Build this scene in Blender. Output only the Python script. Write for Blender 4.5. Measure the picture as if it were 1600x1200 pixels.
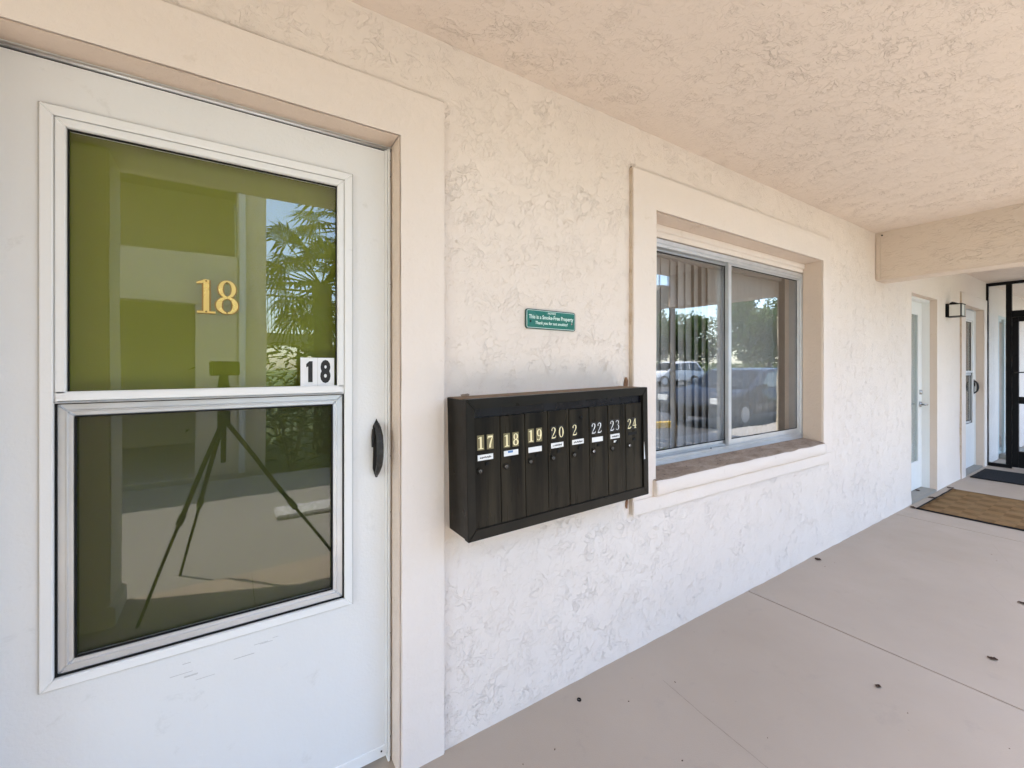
import bpy, bmesh, math, random
from mathutils import Vector, Matrix, noise
R = math.radians
random.seed(7)

# ------------------------------------------------------------------ scene, camera, light
for o in list(bpy.data.objects): bpy.data.objects.remove(o, do_unlink=True)
sc = bpy.context.scene
COL = sc.collection
CAM_Y, CAM_Z = -1.3783, 1.3238
cam = bpy.data.objects.new('camera', bpy.data.cameras.new('camera'))
COL.objects.link(cam)
cam.location = (0, CAM_Y, CAM_Z)
cam.rotation_euler = (R(90), 0, -math.atan2(0.54704, 0.83710))
cam.data.sensor_width = 36.0
cam.data.lens = 676.365 / 1600 * 36
cam.data.shift_y = -28 / 1600
cam.data.clip_start = 0.004
cam.data.clip_end = 1500
sc.camera = cam

SUN_DIR = Vector((0.42, 0.16, -1.0)).normalized()          # the way the light travels
world = bpy.data.worlds.new('World'); sc.world = world; world.use_nodes = True
wn = world.node_tree; bg = wn.nodes['Background']
sky = wn.nodes.new('ShaderNodeTexSky'); sky.sky_type = 'NISHITA'; sky.sun_disc = False
sky.sun_elevation = math.asin(-SUN_DIR.z)
sky.sun_rotation = math.atan2(-SUN_DIR.x, -SUN_DIR.y)
sky.air_density = 1.0; sky.dust_density = 1.2; sky.ozone_density = 1.2
wn.links.new(sky.outputs[0], bg.inputs[0]); bg.inputs[1].default_value = 0.15
sun = bpy.data.objects.new('sun', bpy.data.lights.new('sun', 'SUN'))
COL.objects.link(sun); sun.location = (0, 0, 30)
sun.rotation_euler = SUN_DIR.to_track_quat('-Z', 'Y').to_euler()
sun.data.energy = 2.1; sun.data.angle = R(0.5); sun.data.color = (1.0, 0.95, 0.87)
sc.view_settings.view_transform = 'Standard'; sc.view_settings.look = 'None'
sc.view_settings.gamma = 1.0; sc.view_settings.use_curve_mapping = False
sc.view_settings.exposure = 3.0
sc.render.engine = 'CYCLES'
sc.cycles.max_bounces = 14; sc.cycles.diffuse_bounces = 6; sc.cycles.glossy_bounces = 5
sc.cycles.transparent_max_bounces = 16

# ------------------------------------------------------------------ materials
MATS = {}
class NT:
    def __init__(s, name):
        s.m = bpy.data.materials.new(name); s.m.use_nodes = True
        s.t = s.m.node_tree; s.N = s.t.nodes; s.L = s.t.links
        s.b = s.N['Principled BSDF']; s.out = s.N['Material Output']
        s.tc = s.N.new('ShaderNodeTexCoord')
    def n(s, kind, **kw):
        nd = s.N.new(kind)
        for k, v in kw.items():
            if k.startswith('i_'): nd.inputs[k[2:].replace('_', ' ')].default_value = v
            else: setattr(nd, k, v)
        return nd
    def l(s, a, b): s.L.new(a, b)
    def noise(s, scale, detail=2, rough=.5, dist=0, stretch=None, off=(0, 0, 0), rot=(0, 0, 0)):
        mp = s.n('ShaderNodeMapping'); s.l(s.tc.outputs['Object'], mp.inputs[0])
        if stretch: mp.inputs['Scale'].default_value = stretch
        mp.inputs['Location'].default_value = off; mp.inputs['Rotation'].default_value = rot
        nd = s.n('ShaderNodeTexNoise'); s.l(mp.outputs[0], nd.inputs['Vector'])
        nd.inputs['Scale'].default_value = scale; nd.inputs['Detail'].default_value = detail
        nd.inputs['Roughness'].default_value = rough; nd.inputs['Distortion'].default_value = dist
        return nd.outputs['Fac']
    def rng(s, v, a, b, c=0., d=1., smooth=False):
        nd = s.n('ShaderNodeMapRange')
        if smooth: nd.interpolation_type = 'SMOOTHSTEP'
        s.l(v, nd.inputs['Value'])
        for k, x in (('From Min', a), ('From Max', b), ('To Min', c), ('To Max', d)): nd.inputs[k].default_value = x
        return nd.outputs[0]
    def math(s, op, a, b):
        nd = s.n('ShaderNodeMath', operation=op)
        for i, x in enumerate((a, b)):
            if isinstance(x, (int, float)): nd.inputs[i].default_value = x
            else: s.l(x, nd.inputs[i])
        return nd.outputs[0]
    def mix(s, fac, a, b):
        nd = s.n('ShaderNodeMix', data_type='RGBA')
        if isinstance(fac, (int, float)): nd.inputs[0].default_value = fac
        else: s.l(fac, nd.inputs[0])
        for i, x in ((6, a), (7, b)):
            if isinstance(x, tuple): nd.inputs[i].default_value = (*x, 1)
            else: s.l(x, nd.inputs[i])
        return nd.outputs[2]
    def bump(s, h, dist, strength=1.0, prev=None):
        nd = s.n('ShaderNodeBump'); s.l(h, nd.inputs['Height'])
        nd.inputs['Distance'].default_value = dist; nd.inputs['Strength'].default_value = strength
        if prev: s.l(prev, nd.inputs['Normal'])
        return nd.outputs[0]
    def done(s, col=None, rough=.7, metal=0., nrm=None, spec=None):
        if col is not None:
            if isinstance(col, tuple): s.b.inputs['Base Color'].default_value = (*col, 1)
            else: s.l(col, s.b.inputs['Base Color'])
        if isinstance(rough, (int, float)): s.b.inputs['Roughness'].default_value = rough
        else: s.l(rough, s.b.inputs['Roughness'])
        s.b.inputs['Metallic'].default_value = metal
        if spec is not None: s.b.inputs['Specular IOR Level'].default_value = spec
        if nrm: s.l(nrm, s.b.inputs['Normal'])
        MATS[s.m.name] = s.m
        return s.m

def stucco(name, col, scale=1.0, depth=.003, cover=.5, sign=-1, stretch=None, rot=(0, 0, 0)):
    """knock-down plaster: mostly trowelled flat, broken by short crooked drag marks in patches"""
    s = NT(name)
    patch = s.rng(s.noise(2.1 * scale, 2, .5, .8), cover - .16, cover + .14, .55, 1, smooth=True)
    n1 = s.noise(15 * scale, 4, .64, 1.4, stretch, rot=rot)
    n2 = s.noise(31 * scale, 3, .62, 1.0, stretch, off=(4, 2, 7), rot=rot)
    seg = s.rng(s.noise(9 * scale, 1, .5, .3, off=(3, 0, 2)), .46, .58, .15, 1, smooth=True)
    st1 = s.rng(n1, .485, .515, smooth=True)
    ln1 = s.rng(s.math('ABSOLUTE', s.math('SUBTRACT', n1, .5), 0), 0, .03, sign, 0, smooth=True)
    st2 = s.rng(n2, .56, .60, smooth=True)
    h = s.math('MULTIPLY', s.math('ADD', st1, s.math('MULTIPLY', ln1, .7)), seg)
    h = s.math('ADD', h, s.math('MULTIPLY', st2, .7))
    h = s.math('MULTIPLY', h, patch)
    h = s.math('ADD', h, s.math('MULTIPLY', s.noise(4 * scale, 2, .5), 3.0))
    h = s.math('ADD', h, s.math('MULTIPLY', s.noise(110, 3, .7), .5))
    nrm = s.bump(h, depth)
    var = s.mix(s.rng(s.noise(1.3, 4, .6), .3, .7), tuple(c * .96 for c in col), tuple(min(1, c * 1.02) for c in col))
    return s.done(var, s.rng(s.noise(20, 2), .3, .7, .72, .9), nrm=nrm, spec=.25)

WALLC = (.808, .724, .650)
stucco('wall_stucco', WALLC, 1.3, .0014, .50)
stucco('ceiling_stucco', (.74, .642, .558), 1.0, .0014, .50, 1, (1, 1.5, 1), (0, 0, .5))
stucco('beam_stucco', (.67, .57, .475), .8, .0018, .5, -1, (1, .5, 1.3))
stucco('far_stucco', (.74, .66, .52), .8, .0012)

def painted(name, col, rough=.5, dirt=None, grain=.0006, stretch=(1, 1, 1), gs=160, spec=.35, dlo=.62, dhi=.74, dscale=7):
    s = NT(name)
    c = s.mix(s.rng(s.noise(2.2, 4, .6), .3, .7), tuple(x * .97 for x in col), col)
    if dirt: c = s.mix(s.rng(s.noise(dscale, 6, .72, .5, off=(3, 1, 5)), dlo, dhi, 0, .8), c, dirt)
    nrm = s.bump(s.math('ADD', s.noise(gs, 3, .6, 0, stretch), s.math('MULTIPLY', s.noise(9, 2), 1.5)), grain)
    return s.done(c, s.rng(s.noise(14, 3), .3, .7, rough - .08, rough + .1), nrm=nrm, spec=spec)

painted('casing_paint', (.808, .724, .652), .7, (.66, .57, .48), .0024, (.7, 1, .6), 75, .25)
painted('casing_head_paint', (.808, .724, .652), .7, (.66, .56, .46), .0022, (.2, 1, 1.2), 90, .25)
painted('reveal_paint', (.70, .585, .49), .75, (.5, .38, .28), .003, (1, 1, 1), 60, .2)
painted('door_white', (.775, .772, .755), .38, (.60, .59, .56), .0007, (1, 1, 1), 120, .4, .60, .80, 11)
painted('door_trim_white', (.82, .82, .805), .4, (.58, .56, .52), .0003, (1, 1, 1), 220, .4, .68, .8, 12)
painted('white_paint', (.80, .81, .80), .45)
painted('plastic_seam', (.46, .45, .43), .6)
painted('black_frame', (.007, .007, .008), .35, None, .0003, spec=.1)
painted('black_iron', (.014, .013, .012), .5, (.05, .045, .04), .0012, (1, 1, 1), 240, .5, .52, .7, 60)
painted('bronze_metal', (.012, .0105, .008), .34, (.018, .015, .011), .0003, (6, 1, .25), 120, .18, .45, .72, 5)
s = NT('bronze_door')
c = s.mix(s.rng(s.noise(26, 4, .6, 0, (1, 1, .07)), .36, .66), (.006, .005, .0038), (.030, .0245, .016))
s.done(c, s.rng(s.noise(9, 4, .6, 0, (3, 1, .2)), .3, .7, .22, .42), nrm=s.bump(s.noise(90, 2, .5, 0, (8, 1, .2)), .0001), spec=.13)
painted('dark_strip', (.005, .005, .008), .25, spec=.25)
painted('lock_grey', (.11, .105, .095), .35)
painted('dust_brown', (.26, .19, .135), .95, (.14, .09, .06), .002, (1, 1, 1), 60, .1, .5, .65, 18)
painted('seam_black', (.004, .004, .004), .8)
painted('paper', (.80, .80, .78), .8)
painted('ink', (.03, .03, .03), .8)
painted('ink_blue', (.12, .25, .5), .8)
painted('decal_black', (.012, .011, .010), .4)
painted('decal_white', (.82, .82, .82), .4)
painted('decal_gold_border', (.20, .165, .08), .45)
painted('decal_gold', (.90, .80, .48), .4)
painted('sign_green', (.012, .16, .115), .3)
painted('sign_dark', (.02, .07, .055), .4)
painted('sign_ink', (.72, .86, .80), .4)
painted('slat_vinyl', (.29, .295, .295), .5)
painted('room_paint', (.30, .29, .27), .8)
painted('rust', (.24, .13, .075), .9, (.10, .05, .03), .003, (1, 1, 1), 60, .2, .45, .6, 40)
painted('leaf_dry', (.10, .055, .035), .8)
painted('concrete_light', (.32, .295, .255), .85, (.24, .22, .19), .002)
painted('concrete_wall', (.55, .50, .42), .85, (.45, .40, .33), .002)
painted('yellow_paint', (.75, .47, .04), .6, (.5, .33, .08))
painted('white_line', (.7, .7, .68), .7)
painted('hub_metal', (.45, .46, .47), .3)
painted('tyre_rubber', (.015, .015, .016), .8)
painted('stair_brown', (.20, .17, .13), .6)
painted('bark', (.12, .09, .065), .9, (.06, .045, .03), .01, (1, 1, .3), 20)
painted('lamp_glass', (.72, .72, .68), .35)
painted('car_dark', (.012, .013, .016), .16, None, .0001, spec=.6)
painted('car_white', (.72, .73, .74), .2, None, .0001, spec=.5)
painted('car_glass', (.01, .012, .014), .06, None, .00005, spec=.8)
painted('red_lens', (.4, .02, .015), .2)
painted('backing_green', (.155, .180, .006), .5, (.14, .162, .005), .0002)
painted('backing_dark', (.05, .055, .045), .6)
painted('mini_blind', (.55, .60, .58), .5)

s = NT('porch_concrete')
c = s.mix(s.rng(s.noise(1.1, 5, .6), .3, .7), (.40, .322, .248), (.435, .353, .277))
c = s.mix(s.rng(s.noise(6, 5, .7, .4, off=(2, 8, 0)), .60, .75, 0, .45), c, (.33, .275, .225))
c = s.mix(s.rng(s.noise(38, 3, .6, 0, off=(5, 1, 0)), .72, .76, 0, .55), c, (.25, .20, .16))
s.done(c, s.rng(s.noise(3, 4), .3, .7, .42, .6), nrm=s.bump(s.math('ADD', s.noise(240, 3, .6), s.math('MULTIPLY', s.noise(4, 3), 5)), .0006), spec=.35)

s = NT('asphalt')
s.done(s.mix(s.rng(s.noise(90, 3, .7), .35, .65), (.035, .036, .038), (.065, .065, .065)), .85, nrm=s.bump(s.noise(120, 3), .004))
s = NT('grass_ground')
s.done(s.mix(s.rng(s.noise(.6, 5, .7), .35, .65), (.06, .10, .025), (.11, .13, .045)), .9, nrm=s.bump(s.noise(30, 3), .03))
s = NT('pebble_strip')
v = s.n('ShaderNodeTexVoronoi'); s.l(s.tc.outputs['Object'], v.inputs['Vector']); v.inputs['Scale'].default_value = 45
s.done(s.mix(s.rng(v.outputs['Color'], .2, .8), (.45, .43, .38), (.75, .73, .68)), .8, nrm=s.bump(v.outputs['Distance'], .01))
s = NT('brass')
s.done((.80, .60, .22), s.rng(s.noise(30, 3), .3, .7, .22, .36), 1.0)
s = NT('brass_edge')
s.done((.33, .21, .07), .4, 1.0)
s = NT('chrome')
s.done((.55, .56, .57), .2, 1.0)
s = NT('aluminium')
s.done(s.mix(s.rng(s.noise(6, 3, .6), .35, .65), (.64, .655, .675), (.70, .715, .735)), s.rng(s.noise(25, 3), .3, .7, .34, .5), .75, nrm=s.bump(s.noise(200, 2, .5, 0, (.05, 1, 1)), .0003))
s = NT('sill_dirt')
c = s.mix(s.rng(s.noise(11, 6, .75, .6, (.6, 1.4, 1)), .32, .66), (.24, .165, .115), (.46, .36, .28))
c = s.mix(s.rng(s.noise(40, 4, .7), .60, .70, 0, .8), c, (.05, .036, .028))
s.done(c, .95, nrm=s.bump(s.noise(45, 5, .75), .012))
s = NT('rug_weave')
mp = s.n('ShaderNodeMapping'); s.l(s.tc.outputs['Object'], mp.inputs[0])
ch = s.n('ShaderNodeTexChecker'); s.l(mp.outputs[0], ch.inputs['Vector']); ch.inputs['Scale'].default_value = 9
wv = s.n('ShaderNodeTexWave'); s.l(mp.outputs[0], wv.inputs['Vector']); wv.inputs['Scale'].default_value = 28; wv.inputs['Distortion'].default_value = 1.2
c = s.mix(s.math('MULTIPLY', ch.outputs['Fac'], .7), (.27, .155, .066), (.15, .085, .036))
c = s.mix(s.rng(s.noise(5, 5, .7), .4, .7), c, (.29, .18, .085))
s.done(c, .95, nrm=s.bump(s.math('ADD', wv.outputs['Fac'], s.noise(120, 3)), .004), spec=.1)
s = NT('rubber_mat')
s.done((.012, .012, .013), .85, nrm=s.bump(s.noise(150, 3), .003), spec=.2)

def glass(name, ior, rough=0.0, tint=(1, 1, 1), veil=None):
    s = NT(name); s.N.remove(s.b)
    fr = s.n('ShaderNodeFresnel'); ge = s.n('ShaderNodeNewGeometry')
    s.l(s.rng(ge.outputs['Backfacing'], 0, 1, ior, 1 / ior), fr.inputs['IOR'])   # same reflectance from either side of the pane
    gl = s.n('ShaderNodeBsdfGlossy'); gl.inputs['Roughness'].default_value = rough
    tr = s.n('ShaderNodeBsdfTransparent'); tr.inputs[0].default_value = (*tint, 1)
    nb = s.bump(s.noise(2.2, 1), .0012); s.l(nb, gl.inputs['Normal'])
    mx = s.n('ShaderNodeMixShader'); s.l(fr.outputs[0], mx.inputs[0]); s.l(tr.outputs[0], mx.inputs[1]); s.l(gl.outputs[0], mx.inputs[2])
    last = mx
    if veil:
        df = s.n('ShaderNodeBsdfDiffuse'); df.inputs[0].default_value = (*veil[0], 1)
        m2 = s.n('ShaderNodeMixShader'); m2.inputs[0].default_value = veil[1]
        s.l(mx.outputs[0], m2.inputs[1]); s.l(df.outputs[0], m2.inputs[2]); last = m2
    s.l(last.outputs[0], s.out.inputs['Surface']); MATS[name] = s.m
glass('storm_glass', 1.7)
glass('storm_glass_lower', 1.58)
glass('window_glass', 1.95)
glass('enclosure_glass', 1.5, tint=(.9, .92, .93))
s = NT('insect_screen'); s.N.remove(s.b)
tr = s.n('ShaderNodeBsdfTransparent'); df = s.n('ShaderNodeBsdfDiffuse'); df.inputs[0].default_value = (.035, .038, .03, 1)
mx = s.n('ShaderNodeMixShader'); mx.inputs[0].default_value = .33
s.l(tr.outputs[0], mx.inputs[1]); s.l(df.outputs[0], mx.inputs[2]); s.l(mx.outputs[0], s.out.inputs['Surface']); MATS['insect_screen'] = s.m

def leafmat(name, a, b):
    s = NT(name); inf = s.n('ShaderNodeNewGeometry')
    c = s.mix(inf.outputs['Random Per Island'], a, b)
    s.b.inputs['Transmission Weight'].default_value = 0
    s.done(c, .55, spec=.3)
    tl = s.n('ShaderNodeBsdfTranslucent'); s.l(c, tl.inputs[0])
    mx = s.n('ShaderNodeMixShader'); mx.inputs[0].default_value = .55
    s.l(s.b.outputs[0], mx.inputs[1]); s.l(tl.outputs[0], mx.inputs[2]); s.l(mx.outputs[0], s.out.inputs['Surface'])
leafmat('foliage', (.05, .10, .02), (.13, .20, .04))
leafmat('foliage_pale', (.06, .11, .03), (.16, .22, .06))
leafmat('palm_leaf', (.05, .085, .02), (.14, .16, .05))

# ------------------------------------------------------------------ helpers
def link(name, me, mat, parent=None):
    o = bpy.data.objects.new(name, me); COL.objects.link(o)
    if mat is not None:
        for m in (mat if isinstance(mat, (list, tuple)) else [mat]): me.materials.append(MATS[m])
    if parent is not None: o.parent = parent
    return o
def finish(name, bm, mat, parent=None, smooth=False):
    bmesh.ops.recalc_face_normals(bm, faces=bm.faces[:])
    me = bpy.data.meshes.new(name); bm.to_mesh(me); bm.free()
    if smooth:
        for p in me.polygons: p.use_smooth = True
    return link(name, me, mat, parent)
def tag(o, label=None, cat=None, group=None, kind=None):
    for k, v in (('label', label), ('category', cat), ('group', group), ('kind', kind)):
        if v: o[k] = v
    return o
def thing(name, label, cat, loc=(0, 0, 0), group=None):
    o = bpy.data.objects.new(name, None); COL.objects.link(o); o.location = loc; o.empty_display_size = .1
    return tag(o, label, cat, group)
def bmbox(bm, a, b, bev=0):
    vs = [bm.verts.new((x, y, z)) for x in (a[0], b[0]) for y in (a[1], b[1]) for z in (a[2], b[2])]
    fs = [bm.faces.new([vs[i] for i in q]) for q in ((0, 1, 3, 2), (4, 6, 7, 5), (0, 4, 5, 1), (2, 3, 7, 6), (0, 2, 6, 4), (1, 5, 7, 3))]
    bmesh.ops.recalc_face_normals(bm, faces=fs)
    if bev:
        es = list({e for f in fs for e in f.edges})
        bmesh.ops.bevel(bm, geom=es, offset=bev, segments=2, affect='EDGES', clamp_overlap=True)
def box(name, a, b, mat, parent=None, bev=0.0):
    bm = bmesh.new()
    lo = [min(p, q) for p, q in zip(a, b)]; hi = [max(p, q) for p, q in zip(a, b)]
    bmbox(bm, lo, hi, bev)
    return finish(name, bm, mat, parent)
def boxes(name, lst, mat, parent=None, bev=0.0):
    bm = bmesh.new()
    for a, b in lst: bmbox(bm, a, b, bev)
    return finish(name, bm, mat, parent)
def rough_box(name, a, b, mat, parent=None, amp=.0015, step=.035, bev=.004, freq=9, big=.0):
    """a plastered board: bevelled, subdivided along its length, slightly uneven"""
    bm = bmesh.new(); bmbox(bm, a, b, 0)
    bmesh.ops.bevel(bm, geom=bm.edges[:], offset=bev, segments=2, affect='EDGES')
    for ax in range(3):
        L = b[ax] - a[ax]; n = int(L / step)
        for i in range(1, n):
            co = [0, 0, 0]; co[ax] = a[ax] + L * i / n; no = [0, 0, 0]; no[ax] = 1
            bmesh.ops.bisect_plane(bm, geom=bm.verts[:] + bm.edges[:] + bm.faces[:], plane_co=co, plane_no=no)
    for v in bm.verts:
        p = v.co * freq
        v.co += Vector((noise.noise(p), noise.noise(p + Vector((9, 3, 1))), noise.noise(p + Vector((2, 8, 5))))) * amp
    return finish(name, bm, mat, parent)
def tube(bm, pts, rad, seg=10, cap=True):
    pts = [Vector(p) for p in pts]
    if not isinstance(rad, (list, tuple)): rad = [rad] * len(pts)
    rings = []
    up0 = None
    for i, p in enumerate(pts):
        t = (pts[min(i + 1, len(pts) - 1)] - pts[max(i - 1, 0)]).normalized()
        up = Vector((0, 0, 1)) if abs(t.z) < .95 else Vector((1, 0, 0))
        if up0 is not None: up = up0
        s_ = t.cross(up).normalized(); u_ = s_.cross(t).normalized(); up0 = u_
        rings.append([bm.verts.new(p + (s_ * math.cos(2 * math.pi * k / seg) + u_ * math.sin(2 * math.pi * k / seg)) * rad[i]) for k in range(seg)])
    for r0, r1 in zip(rings, rings[1:]):
        for k in range(seg): bm.faces.new((r0[k], r0[(k + 1) % seg], r1[(k + 1) % seg], r1[k]))
    if cap: bm.faces.new(rings[0][::-1]); bm.faces.new(rings[-1])
def tube_obj(name, pts, rad, mat, parent=None, seg=10):
    bm = bmesh.new(); tube(bm, pts, rad, seg); return finish(name, bm, mat, parent, True)
def prism(name, poly, ax, a, b, mat, parent=None, bev=0.0):
    """poly in the two axes other than ax (x: (y,z), y: (x,z), z: (x,y))"""
    bm = bmesh.new()
    def P(p, t): return {'x': (t, p[0], p[1]), 'y': (p[0], t, p[1]), 'z': (p[0], p[1], t)}[ax]
    A = [bm.verts.new(P(p, a)) for p in poly]; B = [bm.verts.new(P(p, b)) for p in poly]
    bm.faces.new(A); bm.faces.new(B[::-1])
    for i in range(len(poly)): bm.faces.new((A[i], A[(i + 1) % len(poly)], B[(i + 1) % len(poly)], B[i]))
    if bev: bmesh.ops.bevel(bm, geom=bm.edges[:], offset=bev, segments=2, affect='EDGES')
    return finish(name, bm, mat, parent)
def disc_y(name, c, r, depth, mat, parent=None, seg=20):
    """a short cylinder whose axis is y, front face at c.y"""
    return tube_obj(name, [(c[0], c[1], c[2]), (c[0], c[1] + depth, c[2])], r, mat, parent, seg)
def copy_tree(o, parent=None):
    c = o.copy(); COL.objects.link(c); c.parent = parent
    for ch in list(o.children): copy_tree(ch, c)
    return c
def text_mesh(name, body, size, mat, parent, loc, extr=.0003, bold=0., shear=0., align='CENTER', width=None):
    cu = bpy.data.curves.new('t', 'FONT'); cu.body = body; cu.size = size; cu.extrude = extr; cu.offset = bold
    cu.shear = shear; cu.align_x = align; cu.resolution_u = 3
    t = bpy.data.objects.new('t', cu); COL.objects.link(t)
    bpy.context.view_layer.update()
    me = bpy.data.meshes.new_from_object(t.evaluated_get(bpy.context.evaluated_depsgraph_get()))
    me.materials.clear()
    bpy.data.objects.remove(t)
    if width:
        w = max(v.co.x for v in me.vertices) - min(v.co.x for v in me.vertices)
        for v in me.vertices: v.co.x *= width / w
    me.transform(Matrix.Translation(loc) @ Matrix.Rotation(R(90), 4, 'X'))
    return link(name, me, mat, parent)

# serif numerals drawn as strokes of changing width, unit height
def ell(cx, cy, rx, ry, a0, a1, n, wt, wk):
    out = []
    for i in range(n + 1):
        a = R(a0 + (a1 - a0) * i / n)
        out.append((cx + rx * math.cos(a), cy + ry * math.sin(a), wt + (wk - wt) * abs(math.cos(a)) ** 1.5))
    return out
def digit_strokes(ch, k=1.0):
    t, w = .055 * k, .165 * k
    if ch == '1': return [[(.30, .03, w), (.30, .97, w)], [(.08, .03, t * 1.2), (.52, .03, t * 1.2)], [(.31, .965, t), (.20, .90, t * 1.5), (.07, .86, t)]]
    if ch == '0': return [ell(.30, .5, .21, .46, 0, 360, 28, t, w)]
    if ch == '8': return [ell(.30, .735, .165, .235, 0, 360, 24, t, w * .8), ell(.30, .255, .205, .225, 0, 360, 24, t, w)]
    if ch == '9': return [ell(.29, .68, .185, .285, 0, 360, 24, t, w * .9), [(.475, .68, w * .9), (.47, .45, w), (.40, .18, w * .7), (.27, .04, t), (.13, .07, t * 1.6), (.10, .16, t * 1.8)]]
    if ch == '2': return [[(.12, .70, w * .75), (.11, .82, w * .6), (.20, .95, t), (.33, .965, t * 1.3), (.46, .87, w * .9), (.47, .70, w), (.38, .50, w * .7), (.22, .28, t * 1.2), (.10, .08, t)], [(.08, .06, w * .75), (.38, .06, w * .75), (.52, .10, w * .5), (.54, .24, t * .8)]]
    if ch == '3': return [[(.10, .80, w * .7), (.18, .94, t), (.31, .965, t), (.44, .86, w * .8), (.44, .68, w * .8), (.34, .55, t), (.22, .53, t)], [(.30, .53, t), (.44, .44, w * .8), (.48, .27, w), (.41, .10, w * .7), (.27, .035, t), (.13, .08, t), (.09, .22, w * .7)]]
    if ch == '4': return [[(.40, .02, w), (.40, .97, w)], [(.38, .95, t), (.05, .30, t)], [(.03, .29, t * 1.4), (.57, .29, t * 1.4)], [(.26, .03, t), (.54, .03, t)]]
    if ch == '7': return [[(.07, .91, w * .95), (.52, .91, w * .95)], [(.08, .92, t), (.07, .74, t)], [(.50, .88, t * 1.2), (.36, .55, w * .8), (.27, .25, w), (.25, .02, w * 1.1)]]
    return []
def digit_obj(name, ch, x, y, z, h, mat, parent, depth=.0006, k=1.0, mirror=False):
    """bottom-left corner at (x, z); front face at y - depth"""
    bm = bmesh.new()
    for j, st in enumerate(digit_strokes(ch, k)):
        yy = y - depth - j * .00015
        L, Rr = [], []
        for i, p in enumerate(st):
            a = Vector(st[max(i - 1, 0)][:2]); b = Vector(st[min(i + 1, len(st) - 1)][:2])
            if st[0][:2] == st[-1][:2] or (abs(st[0][0] - st[-1][0]) < 1e-6 and abs(st[0][1] - st[-1][1]) < 1e-6):
                if i in (0, len(st) - 1): a, b = Vector(st[-2][:2]), Vector(st[1][:2])
            t = (b - a).normalized(); nrm = Vector((-t.y, t.x)); q = Vector(p[:2]); wd = p[2] / 2
            for lst, s_ in ((L, 1), (Rr, -1)):
                pp = q + nrm * wd * s_
                lst.append([bm.verts.new((x + pp.x * h, yv, z + pp.y * h)) for yv in (yy, y)])
        for i in range(len(st) - 1):
            bm.faces.new((L[i][0], L[i + 1][0], Rr[i + 1][0], Rr[i][0]))
            bm.faces.new((L[i][0], L[i][1], L[i + 1][1], L[i + 1][0])); bm.faces.new((Rr[i][0], Rr[i + 1][0], Rr[i + 1][1], Rr[i][1]))
        for i in (0, len(st) - 1): bm.faces.new((L[i][0], Rr[i][0], Rr[i][1], L[i][1]))
    return finish(name, bm, mat, parent)

# ------------------------------------------------------------------ ground and large structure
tag(box('ground', (-300, -300, -.6), (300, 300, -.20), 'grass_ground'), kind='structure')
tag(box('parking_lot', (6.9, -34, -.199), (90, -2.2, -.15), 'asphalt'), kind='structure')
tag(box('walkway', (-9, -4.6, -.198), (6.8, -1.72, -.03), 'concrete_light'), kind='structure')
tag(box('pavement', (6.804, -3.55, -.197), (14, -1.72, -.04), 'concrete_light'), kind='structure')

# porch floor: slabs between sawn joints
fl = tag(box('porch_floor', (-6, -1.7, -.196), (13, .24, -.012), 'seam_black'), kind='structure')
for i, (x0, x1) in enumerate(((-6, -2.3), (-2.296, .12), (.124, 2.553), (2.559, 4.99), (4.996, 8.44), (8.446, 13))):
    box('concrete_slab', (x0, -1.70, -.0115), (x1, .236, 0), 'porch_concrete', fl, .0015)

def crack(pts, w_):
    bm = bmesh.new(); P = []
    full = []
    for a_, b_ in zip(pts, pts[1:]):
        for k in range(10):
            t = k / 10; full.append((a_[0] + (b_[0] - a_[0]) * t + .006 * noise.noise(Vector((a_[0] + t * 5, k * .9, 2))), a_[1] + (b_[1] - a_[1]) * t))
    for i, (x, y) in enumerate(full):
        ww = w_ * (.4 + .6 * abs(noise.noise(Vector((i * .4, 3, 1)))) * 2); P.append([bm.verts.new((x - ww, y, .0008)), bm.verts.new((x + ww, y, .0008))])
    for a_, b_ in zip(P, P[1:]): bm.faces.new((a_[0], a_[1], b_[1], b_[0]))
    return finish('hairline_crack', bm, 'crack_dark', fl)
painted('crack_dark', (.20, .17, .14), .9)
crack([(1.53, -.20), (1.505, -.40), (1.485, -.64), (1.50, -1.0), (1.47, -1.5)], .0012)
crack([(3.6, -.9), (3.9, -.75), (4.3, -.8), (4.8, -.62)], .0009)

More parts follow.
